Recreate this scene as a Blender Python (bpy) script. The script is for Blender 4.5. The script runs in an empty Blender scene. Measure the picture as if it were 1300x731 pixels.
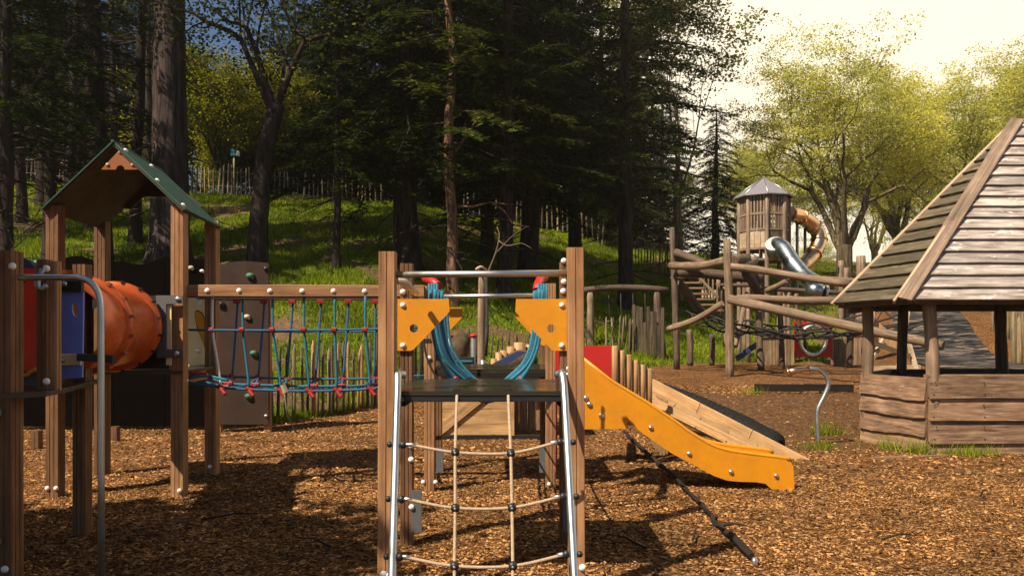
import bpy, math, random
import numpy as np
from mathutils import Vector, Matrix

random.seed(7)
rng = np.random.default_rng(7)
scene = bpy.context.scene
C = scene.collection

# ------------------------------------------------------------------ camera, sky, sun, exposure
CAMZ = 1.55
cam_d = bpy.data.cameras.new("camera")
cam = bpy.data.objects.new("camera", cam_d)
C.objects.link(cam)
cam.location = (0, 0, CAMZ)
cam.rotation_euler = (math.radians(90), 0, 0)
cam_d.sensor_width = 36
cam_d.lens = 36 * 1000 / 1300
cam_d.shift_y = (420 - 365.5) / 1300
cam_d.clip_start = 0.05
cam_d.clip_end = 3000
scene.camera = cam

SUN_DIR = Vector((0.62, 0.55, -1.0)).normalized()       # the way the light travels
sun_el = math.asin(-SUN_DIR.z)
sun_az = math.atan2(-SUN_DIR.x, -SUN_DIR.y)             # from +Y towards +X

world = bpy.data.worlds.new("World")
scene.world = world
world.use_nodes = True
nt = world.node_tree
nt.nodes.clear()
w_out = nt.nodes.new("ShaderNodeOutputWorld")
w_bg = nt.nodes.new("ShaderNodeBackground")
w_bg.inputs["Strength"].default_value = 0.05
w_sky = nt.nodes.new("ShaderNodeTexSky")
w_sky.sky_type = 'NISHITA'
w_sky.sun_disc = False
w_sky.sun_elevation = sun_el
w_sky.sun_rotation = sun_az
w_sky.dust_density = 0.2
w_sky.air_density = 0.8
w_sky.ozone_density = 2.5
w_tc = nt.nodes.new("ShaderNodeTexCoord")
w_noise = nt.nodes.new("ShaderNodeTexNoise")
w_noise.inputs["Scale"].default_value = 2.6
w_noise.inputs["Detail"].default_value = 6
w_noise.inputs["Roughness"].default_value = 0.55
w_map = nt.nodes.new("ShaderNodeMapping")
w_map.inputs["Scale"].default_value = (1, 1, 2.2)
nt.links.new(w_tc.outputs["Generated"], w_map.inputs["Vector"])
nt.links.new(w_map.outputs["Vector"], w_noise.inputs["Vector"])
w_dot = nt.nodes.new("ShaderNodeVectorMath")
w_dot.operation = 'DOT_PRODUCT'
w_dot.inputs[1].default_value = Vector((0.8, 0.6, 0.0)).normalized()
nt.links.new(w_tc.outputs["Generated"], w_dot.inputs[0])
w_add = nt.nodes.new("ShaderNodeMath")
w_add.operation = 'MULTIPLY_ADD'
w_add.inputs[1].default_value = 0.9
nt.links.new(w_dot.outputs["Value"], w_add.inputs[0])
w_half = nt.nodes.new('ShaderNodeMath')
w_half.operation = 'MULTIPLY'
w_half.inputs[1].default_value = 0.5
nt.links.new(w_noise.outputs["Fac"], w_half.inputs[0])
nt.links.new(w_half.outputs[0], w_add.inputs[2])
w_ramp = nt.nodes.new("ShaderNodeValToRGB")
w_ramp.color_ramp.elements[0].position = 0.70
w_ramp.color_ramp.elements[0].color = (0.0, 0.0, 0.0, 1)
w_ramp.color_ramp.elements[1].position = 0.89
w_ramp.color_ramp.elements[1].color = (1, 1, 1, 1)
nt.links.new(w_add.outputs[0], w_ramp.inputs["Fac"])
w_mix = nt.nodes.new("ShaderNodeMix")
w_mix.data_type = 'RGBA'
w_mix.inputs["B"].default_value = (15.5, 13.6, 10.4, 1)    # bright warm cloud
nt.links.new(w_ramp.outputs["Color"], w_mix.inputs["Factor"])
nt.links.new(w_sky.outputs["Color"], w_mix.inputs["A"])
nt.links.new(w_mix.outputs["Result"], w_bg.inputs["Color"])
nt.links.new(w_bg.outputs["Background"], w_out.inputs["Surface"])

sun_d = bpy.data.lights.new("sun", 'SUN')
sun_d.energy = 5.0
sun_d.angle = math.radians(0.55)
sun_d.color = (1.0, 0.87, 0.68)
sun = bpy.data.objects.new("sun", sun_d)
C.objects.link(sun)
sun.rotation_euler = SUN_DIR.to_track_quat('-Z', 'Y').to_euler()

scene.view_settings.view_transform = 'Standard'
scene.view_settings.look = 'None'
scene.view_settings.exposure = 0.85
scene.view_settings.gamma = 1.0
scene.render.engine = 'CYCLES'
scene.cycles.max_bounces = 6
scene.cycles.transparent_max_bounces = 6

# ------------------------------------------------------------------ helpers
def W(px, py, d):
    """a point d metres in front of the viewpoint, on the line of sight through (px, py)"""
    return Vector(((px - 650) * d / 1000, d, CAMZ - (py - 420) * d / 1000))


def wx(px, d):
    return (px - 650) * d / 1000


def wz(py, d):
    return CAMZ - (py - 420) * d / 1000


def arr(v):
    return Vector(v)


class MB:
    def __init__(self):
        self.v, self.f, self.uv, self.sm = [], [], [], []

    def face(self, idx, uvs, smooth=False):
        self.f.append(tuple(idx))
        self.uv.extend(uvs)
        self.sm.append(smooth)

    def ext(self, prof, p0, p1, up=None, smooth=False, caps=True, scale1=1.0, bow=0.0, rings=1):
        p0, p1 = Vector(p0), Vector(p1)
        t = (p1 - p0)
        L = t.length
        t.normalize()
        if up is None:
            up = Vector((0, 1, 0)) if abs(t.z) > 0.9 else Vector((0, 0, 1))
        s = t.cross(Vector(up)).normalized()
        u = s.cross(t).normalized()
        n = len(prof)
        b = len(self.v)
        per = [0]
        for i in range(n):
            a, c = prof[i], prof[(i + 1) % n]
            per.append(per[-1] + math.hypot(c[0] - a[0], c[1] - a[1]))
        for r in range(rings + 1):
            k = r / rings
            sc = 1 + (scale1 - 1) * k
            off = u * (bow * math.sin(math.pi * k))
            for x, y in prof:
                self.v.append(p0 + t * (L * k) + s * (x * sc) + u * (y * sc) + off)
        for r in range(rings):
            for i in range(n):
                j = (i + 1) % n
                a = b + r * n
                v0, v1 = L * r / rings, L * (r + 1) / rings
                self.face((a + i, a + j, a + n + j, a + n + i),
                          [(per[i], v0), (per[i + 1], v0), (per[i + 1], v1), (per[i], v1)], smooth)
        if caps:
            self.face([b + i for i in range(n)][::-1], [(prof[i][0], prof[i][1] * .3) for i in range(n)][::-1])
            e = b + rings * n
            self.face([e + i for i in range(n)], [(prof[i][0], prof[i][1] * .3) for i in range(n)])
        return self

    def beam(self, p0, p1, w, h, up=None, ch=None):
        if ch is None:
            ch = min(w, h) * 0.08
        a, b = w / 2, h / 2
        prof = [(-a + ch, -b), (a - ch, -b), (a, -b + ch), (a, b - ch), (a - ch, b), (-a + ch, b), (-a, b - ch), (-a, -b + ch)]
        return self.ext(prof, p0, p1, up)

    def post(self, p0, p1, w=0.095, grooves=1, up=None):
        """a laminated timber post with grooved faces"""
        a = w / 2
        ch, g, gd = 0.004, 0.0035, 0.006
        xs = [0] if grooves == 1 else [-w / 6, w / 6]
        side = [(-a + ch, -a)]
        for x in xs:
            side += [(x - g, -a), (x - g * .4, -a + gd), (x + g * .4, -a + gd), (x + g, -a)]
        side += [(a - ch, -a)]
        prof = []
        for k in range(4):
            c, s = round(math.cos(k * math.pi / 2)), round(math.sin(k * math.pi / 2))
            prof += [(x * c - y * s, x * s + y * c) for x, y in side]
        return self.ext(prof, p0, p1, up)

    def tube(self, pts, r, n=10, caps=True, smooth=True):
        pts = [Vector(p) for p in pts]
        m = len(pts)
        rr = r if isinstance(r, (list, tuple)) else [r] * m
        b = len(self.v)
        t0 = (pts[1] - pts[0]).normalized()
        ref = Vector((0, 0, 1)) if abs(t0.z) < 0.9 else Vector((0, 1, 0))
        s = t0.cross(ref).normalized()
        acc = 0
        vs = []
        for i in range(m):
            if i == 0:
                t = t0
            elif i == m - 1:
                t = (pts[i] - pts[i - 1]).normalized()
            else:
                t = ((pts[i + 1] - pts[i]).normalized() + (pts[i] - pts[i - 1]).normalized())
                t = t.normalized() if t.length > 1e-6 else t0
            s = (s - t * s.dot(t)).normalized()
            u = t.cross(s)
            if i:
                acc += (pts[i] - pts[i - 1]).length
            vs.append(acc)
            for k in range(n):
                a = 2 * math.pi * k / n
                self.v.append(pts[i] + (s * math.cos(a) + u * math.sin(a)) * rr[i])
        for i in range(m - 1):
            c = 2 * math.pi * max(rr[i], 1e-4)
            for k in range(n):
                k2 = (k + 1) % n
                A = b + i * n
                self.face((A + k, A + k2, A + n + k2, A + n + k),
                          [(c * k / n, vs[i]), (c * (k + 1) / n, vs[i]), (c * (k + 1) / n, vs[i + 1]), (c * k / n, vs[i + 1])], smooth)
        if caps:
            self.face([b + k for k in range(n)][::-1], [(rr[0] * math.cos(6.283 * k / n), .2 * rr[0] * math.sin(6.283 * k / n)) for k in range(n)][::-1])
            e = b + (m - 1) * n
            self.face([e + k for k in range(n)], [(rr[-1] * math.cos(6.283 * k / n), .2 * rr[-1] * math.sin(6.283 * k / n)) for k in range(n)])
        return self

    def log(self, p0, p1, r, r1=None, n=12, rings=9, wob=0.12, bow=0.0):
        """a natural log: tapered, a little crooked, lumpy"""
        p0, p1 = Vector(p0), Vector(p1)
        r1 = r if r1 is None else r1
        d = p1 - p0
        up = Vector((0, 0, 1)) if abs(d.normalized().z) < .9 else Vector((1, 0, 0))
        pts, rs = [], []
        ox, oz = random.uniform(-1, 1), random.uniform(-1, 1)
        for i in range(rings + 1):
            k = i / rings
            o = up * (bow * math.sin(math.pi * k)) + Vector((math.sin(k * 5 + ox * 3), math.cos(k * 4 + oz * 3), math.sin(k * 6.1 + oz))) * (r * wob)
            pts.append(p0 + d * k + o)
            rs.append((r + (r1 - r) * k) * (1 + random.uniform(-wob, wob) * .55))
        rs[0] *= .9
        rs[-1] *= .9
        return self.tube(pts, rs, n)

    def prism(self, poly, O, U, V, th, hole=None):
        """flat panel: 2-D outline on the plane (O; U, V) with thickness th along U x V; optional hole outline"""
        O, U, V = Vector(O), Vector(U).normalized(), Vector(V).normalized()
        N = U.cross(V).normalized()
        area = sum(poly[i][0] * poly[(i + 1) % len(poly)][1] - poly[(i + 1) % len(poly)][0] * poly[i][1] for i in range(len(poly)))
        if area < 0:
            poly = poly[::-1]
        loops = [poly]
        if hole:
            ha = sum(hole[i][0] * hole[(i + 1) % len(hole)][1] - hole[(i + 1) % len(hole)][0] * hole[i][1] for i in range(len(hole)))
            if ha > 0:
                hole = hole[::-1]
            best = min(((math.hypot(p[0] - h[0], p[1] - h[1]), i, j) for i, p in enumerate(poly) for j, h in enumerate(hole)))
            _, i, j = best
            face_loop = [('o', k % len(poly)) for k in range(i, i + len(poly) + 1)] + [('h', k % len(hole)) for k in range(j, j + len(hole) + 1)]
            loops.append(hole)
        else:
            face_loop = [('o', k) for k in range(len(poly))]
        base = {}
        for side, off in (('b', 0.0), ('t', th)):
            for name, lp in zip('oh', loops):
                base[side + name] = len(self.v)
                for x, y in lp:
                    self.v.append(O + U * x + V * y + N * off)
        get = lambda nm, k: (loops[0] if nm == 'o' else loops[1])[k]
        self.face([base['t' + nm] + k for nm, k in face_loop], [get(nm, k) for nm, k in face_loop])
        fl = face_loop[::-1]
        self.face([base['b' + nm] + k for nm, k in fl], [get(nm, k) for nm, k in fl])
        for name, lp in zip('oh', loops):
            n = len(lp)
            for k in range(n):
                k2 = (k + 1) % n
                self.face((base['b' + name] + k, base['b' + name] + k2, base['t' + name] + k2, base['t' + name] + k),
                          [lp[k], lp[k2], (lp[k2][0] + th, lp[k2][1]), (lp[k][0] + th, lp[k][1])])
        return self

    def ball(self, c, r, n=10, m=6, sc=(1, 1, 1), zcut=-1.0):
        c = Vector(c)
        b = len(self.v)
        for i in range(m + 1):
            ph = math.pi * i / m
            for k in range(n):
                a = 2 * math.pi * k / n
                self.v.append(c + Vector((math.sin(ph) * math.cos(a) * r * sc[0], math.sin(ph) * math.sin(a) * r * sc[1], math.cos(ph) * r * sc[2])))
        for i in range(m):
            for k in range(n):
                k2 = (k + 1) % n
                A = b + i * n
                self.face((A + k, A + n + k, A + n + k2, A + k2), [(k / n, i / m), (k / n, (i + 1) / m), ((k + 1) / n, (i + 1) / m), ((k + 1) / n, i / m)], True)
        return self

    def bolt(self, c, nrm, r=0.02, h=0.018):
        """domed bolt cap standing on a surface"""
        c, nrm = Vector(c), Vector(nrm).normalized()
        pts = [c - nrm * .004, c + nrm * h * .3, c + nrm * h * .75, c + nrm * h]
        return self.tube(pts, [r, r, r * .72, r * .25], 10)

    def mesh(self, name, origin=(0, 0, 0)):
        me = bpy.data.meshes.new(name)
        o = Vector(origin)
        me.from_pydata([v - o for v in self.v], [], self.f)
        uvl = me.uv_layers.new(name="UVMap")
        flat = np.array(self.uv, dtype=np.float32).ravel()
        if len(flat) == 2 * len(me.loops):
            uvl.data.foreach_set("uv", flat)
        me.polygons.foreach_set("use_smooth", self.sm)
        me.update()
        return me

    def build(self, name, mat, parent=None, origin=None):
        if parent is not None and origin is None:
            o, p = Vector((0, 0, 0)), parent
            while p is not None:
                o += p.location
                p = p.parent
            origin = o
        me = self.mesh(name, origin or (0, 0, 0))
        if mat:
            me.materials.append(mat)
        ob = bpy.data.objects.new(name, me)
        C.objects.link(ob)
        if parent is not None:
            ob.parent = parent
        elif origin is not None:
            ob.location = origin
        return ob


def thing(name, label, cat, loc=(0, 0, 0), group=None):
    o = bpy.data.objects.new(name, None)
    C.objects.link(o)
    o.location = loc
    o.empty_display_size = 0.2
    o["label"] = label
    o["category"] = cat
    if group:
        o["group"] = group
    return o


def tag(o, label, cat, group=None):
    o["label"] = label
    o["category"] = cat
    if group:
        o["group"] = group
    return o


def struct(o):
    o["kind"] = "structure"
    return o


def stuff(o):
    o["kind"] = "stuff"
    return o


def inst(name, me, parent, loc, rot=(0, 0, 0), sc=(1, 1, 1)):
    """a piece that shares mesh data; loc is in the parent's own frame"""
    ob = bpy.data.objects.new(name, me)
    C.objects.link(ob)
    ob.parent = parent
    ob.location = loc
    ob.rotation_euler = rot
    ob.scale = sc
    return ob


def spline(pts, k=6):
    """Catmull-Rom through pts"""
    P = [Vector(p) for p in pts]
    P = [P[0] * 2 - P[1]] + P + [P[-1] * 2 - P[-2]]
    out = []
    for i in range(1, len(P) - 2):
        for j in range(k):
            t = j / k
            a, b, c, d = P[i - 1], P[i], P[i + 1], P[i + 2]
            out.append(0.5 * ((2 * b) + (c - a) * t + (2 * a - 5 * b + 4 * c - d) * t * t + (3 * b - a - 3 * c + d) * t ** 3))
    out.append(P[-2])
    return out


def sag(p0, p1, s, k=8):
    p0, p1 = Vector(p0), Vector(p1)
    return [p0.lerp(p1, i / k) - Vector((0, 0, s * 4 * (i / k) * (1 - i / k))) for i in range(k + 1)]


# ------------------------------------------------------------------ materials
def new_mat(name):
    m = bpy.data.materials.new(name)
    m.use_nodes = True
    n = m.node_tree
    b = n.nodes["Principled BSDF"]
    return m, n, b


def ramp(n, stops):
    r = n.nodes.new("ShaderNodeValToRGB")
    el = r.color_ramp.elements
    while len(el) < len(stops):
        el.new(0.5)
    for e, (p, c) in zip(el, stops):
        e.position = p
        e.color = (*c, 1)
    return r


def mixc(n, fac, a, b, mode='MIX'):
    m = n.nodes.new("ShaderNodeMix")
    m.data_type = 'RGBA'
    m.blend_type = mode
    for sock, val in (("Factor", fac), ("A", a), ("B", b)):
        if hasattr(val, "links"):
            n.links.new(val, m.inputs[sock])
        elif isinstance(val, (int, float)):
            m.inputs[sock].default_value = val
        else:
            m.inputs[sock].default_value = (*val, 1)
    return m.outputs["Result"]


def noise(n, vec, scale, detail=4, rough=0.5, dist=0.0):
    t = n.nodes.new("ShaderNodeTexNoise")
    t.inputs["Scale"].default_value = scale
    t.inputs["Detail"].default_value = detail
    t.inputs["Roughness"].default_value = rough
    t.inputs["Distortion"].default_value = dist
    if vec is not None:
        n.links.new(vec, t.inputs["Vector"])
    return t.outputs["Fac"]


def mapping(n, src, sc=(1, 1, 1), rot=(0, 0, 0), loc=None):
    m = n.nodes.new("ShaderNodeMapping")
    m.inputs["Scale"].default_value = sc
    m.inputs["Rotation"].default_value = rot
    n.links.new(src, m.inputs["Vector"])
    if loc is not None:
        n.links.new(loc, m.inputs["Location"])
    return m.outputs["Vector"]


def wood(name, dark, mid, light, rough=0.75, grain=38, along=2.0, crack=0.5, vary=0.35, flake=None, bump=0.35, moss=None, spec=0.3):
    m, n, b = new_mat(name)
    tc = n.nodes.new("ShaderNodeTexCoord")
    oi = n.nodes.new("ShaderNodeObjectInfo")
    comb = n.nodes.new("ShaderNodeCombineXYZ")
    mul = n.nodes.new("ShaderNodeMath")
    mul.operation = 'MULTIPLY'
    mul.inputs[1].default_value = 37.0
    n.links.new(oi.outputs["Random"], mul.inputs[0])
    for s in ("X", "Y", "Z"):
        n.links.new(mul.outputs[0], comb.inputs[s])
    v1 = mapping(n, tc.outputs["UV"], (grain, along, 1), loc=comb.outputs[0])
    f1 = noise(n, v1, 1.0, 6, 0.6, 0.4)
    r1 = ramp(n, [(0.3, dark), (0.52, mid), (0.75, light)])
    n.links.new(f1, r1.inputs["Fac"])
    v2 = mapping(n, tc.outputs["UV"], (grain * 2.2, along * .7, 1), loc=comb.outputs[0])
    f2 = noise(n, v2, 1.0, 3, 0.5)
    r2 = ramp(n, [(0.28, (1 - crack, 1 - crack, 1 - crack)), (0.40, (1, 1, 1))])
    n.links.new(f2, r2.inputs["Fac"])
    c = mixc(n, 1.0, r1.outputs["Color"], r2.outputs["Color"], 'MULTIPLY')
    # patches of weathering
    v3 = mapping(n, tc.outputs["UV"], (6, 3, 1), loc=comb.outputs[0])
    f3 = noise(n, v3, 1.0, 4, 0.6)
    r3 = ramp(n, [(0.3, (.62, .60, .58)), (0.65, (1.12, 1.1, 1.08))])
    n.links.new(f3, r3.inputs["Fac"])
    c = mixc(n, 0.8, c, r3.outputs["Color"], 'MULTIPLY')
    # knots
    vo = n.nodes.new("ShaderNodeTexVoronoi")
    vo.inputs["Scale"].default_value = 1.0
    n.links.new(mapping(n, tc.outputs["UV"], (7, 2.6, 1), loc=comb.outputs[0]), vo.inputs["Vector"])
    rk = ramp(n, [(0.03, (.35, .28, .22)), (0.10, (1, 1, 1))])
    n.links.new(vo.outputs["Distance"], rk.inputs["Fac"])
    c = mixc(n, 0.8, c, rk.outputs["Color"], 'MULTIPLY')
    if flake:
        vf = mapping(n, tc.outputs["UV"], (9, 2.4, 1), loc=comb.outputs[0])
        ff = noise(n, vf, 1.6, 8, 0.7)
        rf = ramp(n, [(flake[1], (0, 0, 0)), (flake[1] + .06, (1, 1, 1))])
        n.links.new(ff, rf.inputs["Fac"])
        c = mixc(n, rf.outputs["Color"], c, flake[0])
    if moss:
        fm = noise(n, mapping(n, tc.outputs["Object"], (1, 1, 1)), 5.0, 6, 0.65)
        rm = ramp(n, [(moss[1], (0, 0, 0)), (moss[1] + .12, (1, 1, 1))])
        n.links.new(fm, rm.inputs["Fac"])
        c = mixc(n, rm.outputs["Color"], c, moss[0])
    # each piece its own tone
    hs = n.nodes.new("ShaderNodeHueSaturation")
    mr = n.nodes.new("ShaderNodeMapRange")
    mr.inputs["To Min"].default_value = 1 - vary
    mr.inputs["To Max"].default_value = 1 + vary
    n.links.new(oi.outputs["Random"], mr.inputs["Value"])
    n.links.new(mr.outputs[0], hs.inputs["Value"])
    n.links.new(c, hs.inputs["Color"])
    n.links.new(hs.outputs["Color"], b.inputs["Base Color"])
    b.inputs["Roughness"].default_value = rough
    b.inputs["Specular IOR Level"].default_value = spec
    bp = n.nodes.new("ShaderNodeBump")
    bp.inputs["Strength"].default_value = bump
    bp.inputs["Distance"].default_value = 0.004
    ad = n.nodes.new("ShaderNodeMath")
    ad.operation = 'ADD'
    n.links.new(f1, ad.inputs[0])
    n.links.new(r2.outputs["Color"], ad.inputs[1])
    n.links.new(ad.outputs[0], bp.inputs["Height"])
    n.links.new(bp.outputs["Normal"], b.inputs["Normal"])
    return m


def plastic(name, col, rough=0.35, metal=0.0, dirt=0.25, scale=6.0, bump=0.05, spec=0.5, scratch=True):
    m, n, b = new_mat(name)
    tc = n.nodes.new("ShaderNodeTexCoord")
    f = noise(n, tc.outputs["Object"], scale, 6, 0.65)
    r = ramp(n, [(0.3, tuple(c * (1 - dirt) for c in col)), (0.6, col)])
    n.links.new(f, r.inputs["Fac"])
    f2 = noise(n, tc.outputs["Object"], scale * 12, 3, 0.6)
    r2 = ramp(n, [(0.30, (1 - dirt, 1 - dirt, 1 - dirt)), (0.42, (1, 1, 1))])
    n.links.new(f2, r2.inputs["Fac"])
    c = mixc(n, 0.7, r.outputs["Color"], r2.outputs["Color"], 'MULTIPLY')
    n.links.new(c, b.inputs["Base Color"])
    rr = ramp(n, [(0.3, (min(1, rough + .22),) * 3), (0.65, (rough,) * 3)])
    n.links.new(f, rr.inputs["Fac"])
    n.links.new(rr.outputs["Color"], b.inputs["Roughness"])
    b.inputs["Metallic"].default_value = metal
    b.inputs["Specular IOR Level"].default_value = spec
    bp = n.nodes.new("ShaderNodeBump")
    bp.inputs["Strength"].default_value = bump
    bp.inputs["Distance"].default_value = 0.01
    n.links.new(f2, bp.inputs["Height"])
    n.links.new(bp.outputs["Normal"], b.inputs["Normal"])
    return m


def leaf_mat(name, cols, trans=0.35, tint=(1, 1, 1), clump=0.35):
    m, n, b = new_mat(name)
    n.nodes.remove(b)
    out = n.nodes["Material Output"]
    geo = n.nodes.new("ShaderNodeNewGeometry")
    at = n.nodes.new("ShaderNodeAttribute")
    at.attribute_name = "rnd"
    r = ramp(n, [(0.0, cols[0]), (0.5, cols[1]), (1.0, cols[2])])
    n.links.new(at.outputs["Fac"], r.inputs["Fac"])
    f = noise(n, geo.outputs["Position"], clump, 3, 0.6)
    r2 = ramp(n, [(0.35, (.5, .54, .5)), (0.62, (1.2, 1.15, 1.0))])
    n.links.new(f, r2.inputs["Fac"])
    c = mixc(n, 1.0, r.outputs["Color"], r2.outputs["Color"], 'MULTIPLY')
    d = n.nodes.new("ShaderNodeBsdfDiffuse")
    t = n.nodes.new("ShaderNodeBsdfTranslucent")
    n.links.new(c, d.inputs["Color"])
    c2 = mixc(n, 1.0, c, tint, 'MULTIPLY')
    n.links.new(c2, t.inputs["Color"])
    mx = n.nodes.new("ShaderNodeMixShader")
    mx.inputs[0].default_value = trans
    n.links.new(d.outputs[0], mx.inputs[1])
    n.links.new(t.outputs[0], mx.inputs[2])
    n.links.new(mx.outputs[0], out.inputs["Surface"])
    return m


def bark_mat(name, dark, light, vs=(9, 9, 1.3)):
    m, n, b = new_mat(name)
    tc = n.nodes.new("ShaderNodeTexCoord")
    v = mapping(n, tc.outputs["Object"], vs)
    f = noise(n, v, 1.0, 8, 0.65, 0.6)
    r = ramp(n, [(0.36, tuple(c * .35 for c in dark)), (0.47, dark), (0.72, light)])
    n.links.new(f, r.inputs["Fac"])
    n.links.new(r.outputs["Color"], b.inputs["Base Color"])
    b.inputs["Roughness"].default_value = 0.9
    b.inputs["Specular IOR Level"].default_value = 0.1
    bp = n.nodes.new("ShaderNodeBump")
    bp.inputs["Strength"].default_value = 1.0
    bp.inputs["Distance"].default_value = 0.06
    n.links.new(f, bp.inputs["Height"])
    n.links.new(bp.outputs["Normal"], b.inputs["Normal"])
    return m


M = {}
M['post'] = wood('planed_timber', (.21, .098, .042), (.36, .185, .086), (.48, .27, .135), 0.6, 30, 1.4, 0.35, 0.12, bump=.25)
M['post_dark'] = wood('shaded_timber', (.085, .038, .017), (.165, .080, .036), (.24, .125, .060), 0.65, 30, 1.4, 0.35, 0.12, bump=.25)  # darker copy of the post timber, shade put into its colour
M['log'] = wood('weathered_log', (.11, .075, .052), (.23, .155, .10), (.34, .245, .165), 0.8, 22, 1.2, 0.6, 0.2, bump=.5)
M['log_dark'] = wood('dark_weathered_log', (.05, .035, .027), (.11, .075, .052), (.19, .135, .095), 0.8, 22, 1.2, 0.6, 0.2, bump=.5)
M['palisade'] = wood('turned_pine', (.28, .15, .06), (.42, .24, .11), (.54, .34, .17), 0.6, 26, 1.2, 0.3, 0.1, bump=.2)
M['ramp'] = wood('pale_ramp_timber', (.30, .17, .07), (.44, .265, .12), (.55, .36, .18), 0.65, 26, 1.4, 0.3, 0.08, bump=.2)
M['plank'] = wood('rough_hut_plank', (.08, .045, .027), (.21, .125, .075), (.35, .23, .15), 0.8, 26, 2.6, 0.8, 0.25, flake=((.40, .31, .24), .64), bump=.8)
M['shingle'] = wood('silvered_roof_board', (.13, .10, .085), (.36, .31, .275), (.56, .52, .48), 0.6, 20, 1.5, 0.7, 0.16, flake=((.66, .62, .57), .585), bump=.7, spec=.5)
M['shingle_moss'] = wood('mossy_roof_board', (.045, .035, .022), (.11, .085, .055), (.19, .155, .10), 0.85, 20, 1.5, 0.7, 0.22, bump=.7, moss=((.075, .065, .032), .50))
M['hip'] = wood('hip_board_timber', (.12, .085, .062), (.24, .165, .115), (.36, .27, .20), 0.7, 24, 1.0, 0.6, 0.1, bump=.5)
M['edge'] = wood('pale_edge_board', (.30, .21, .13), (.48, .36, .24), (.60, .48, .34), 0.7, 24, 1.0, 0.4, 0.1, bump=.4)
M['stake'] = wood('chestnut_stake', (.10, .075, .04), (.22, .17, .095), (.34, .27, .16), 0.8, 22, 1.2, 0.5, 0.3, bump=.5)
M['stake_dark'] = wood('dark_stake', (.04, .03, .02), (.09, .068, .042), (.15, .115, .075), 0.85, 22, 1.2, 0.5, 0.3, bump=.5)
M['board'] = wood('brown_board', (.14, .085, .045), (.25, .155, .085), (.34, .225, .13), 0.75, 24, 1.3, 0.5, 0.15, bump=.4)
M['edging'] = wood('dark_edging_timber', (.008, .006, .005), (.017, .012, .009), (.032, .022, .016), 0.85, 22, 1.0, 0.6, 0.1, bump=.8)
M['yellow'] = plastic('yellow_panel', (.64, .245, .006), 0.32, dirt=.17, scale=4, bump=.04)
M['orange'] = plastic('orange_tunnel', (.55, .100, .018), 0.22, 0.3, dirt=.16, bump=.03, spec=.6)
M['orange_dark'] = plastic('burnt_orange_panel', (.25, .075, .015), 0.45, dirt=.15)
M['red'] = plastic('red_panel', (.46, .014, .010), 0.38, dirt=.10)
M['red_orange'] = plastic('red_orange_panel', (.72, .045, .015), 0.35, dirt=.15)
M['red_cap'] = plastic('red_connector', (.26, .008, .009), 0.4, dirt=.15, scale=20)
M['blue'] = plastic('blue_panel', (.14, .20, .62), 0.4, dirt=.12)
M['blue_dark'] = plastic('dark_blue_panel', (.025, .04, .11), 0.4, dirt=.12)
M['cream'] = plastic('cream_panel', (.78, .60, .30), 0.45, dirt=.08)
M['green_roof'] = plastic('green_roof_sheet', (.014, .062, .042), 0.45, dirt=.2)
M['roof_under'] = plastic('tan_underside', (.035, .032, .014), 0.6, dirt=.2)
M['grey'] = plastic('grey_panel', (.10, .10, .105), 0.5, dirt=.15)
M['black'] = plastic('black_plastic', (.012, .012, .013), 0.38, dirt=.2)
M['deck'] = plastic('dark_deck_panel', (.026, .024, .018), 0.12, dirt=.15, scale=2, bump=.01)
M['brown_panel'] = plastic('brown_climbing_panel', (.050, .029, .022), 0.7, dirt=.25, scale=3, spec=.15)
M['steel'] = plastic('brushed_steel', (.62, .61, .58), 0.27, 1.0, dirt=.05, scale=4, bump=.01)
M['steel_dark'] = plastic('dull_steel', (.30, .31, .32), 0.42, 1.0, dirt=.2, scale=14)
M['galv'] = plastic('galvanised_tube', (.48, .51, .51), 0.33, 1.0, dirt=.06, scale=4, bump=.01)
M['copper'] = plastic('warm_steel_tube', (.74, .47, .26), 0.16, 1.0, dirt=.1, scale=3, bump=.02)
M['tube_steel'] = plastic('polished_slide_tube', (.40, .46, .48), 0.22, 1.0, dirt=.1, scale=3, bump=.02)
M['roof_metal'] = plastic('grey_tower_roof', (.24, .23, .25), 0.4, 0.3, dirt=.15)
M['rope'] = plastic('tan_rope', (.50, .36, .24), 0.8, dirt=.3, scale=60, bump=.5)
M['rope_blue'] = plastic('blue_rope', (.022, .11, .22), 0.6, dirt=.35, scale=60, bump=.5)
M['rope_bright'] = plastic('bright_teal_rope', (.02, .24, .36), 0.6, dirt=.4, scale=60, bump=.5)
M['rope_teal'] = plastic('teal_rope', (.016, .16, .25), 0.6, dirt=.3, scale=60, bump=.5)
M['rope_grey'] = plastic('frayed_rope', (.30, .29, .18), 0.8, dirt=.3, scale=60, bump=.5)
M['rope_dark'] = plastic('dark_net_rope', (.022, .018, .016), 0.7, dirt=.3, scale=40, bump=.5)
M['white_cap'] = plastic('white_bolt_cap', (.74, .70, .64), 0.35, dirt=.1, scale=30)
M['hold_green'] = plastic('green_hold', (.04, .13, .08), 0.5, dirt=.2)
M['hold_cream'] = plastic('cream_hold', (.42, .36, .24), 0.5, dirt=.2)
M['rubber'] = plastic('black_rubber', (.010, .0095, .009), 0.7, dirt=.3, scale=20, spec=.2)
M['stone'] = plastic('brown_stone', (.12, .08, .045), 0.9, dirt=.7, scale=5, bump=1.0, spec=.2)
M['bark'] = bark_mat('dark_bark', (.028, .020, .017), (.070, .050, .040))
M['bark_big'] = bark_mat('furrowed_bark', (.042, .031, .029), (.13, .095, .085), (7, 7, .8))
M['shade_panel'] = plastic('painted_shade_panel', (.0055, .004, .0036), 0.9, dirt=.25, scale=3, spec=.0)  # near-black colour stands in for shade over the left wall panels
M['bark_red'] = bark_mat('reddish_bark', (.11, .06, .038), (.36, .20, .12))
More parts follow.
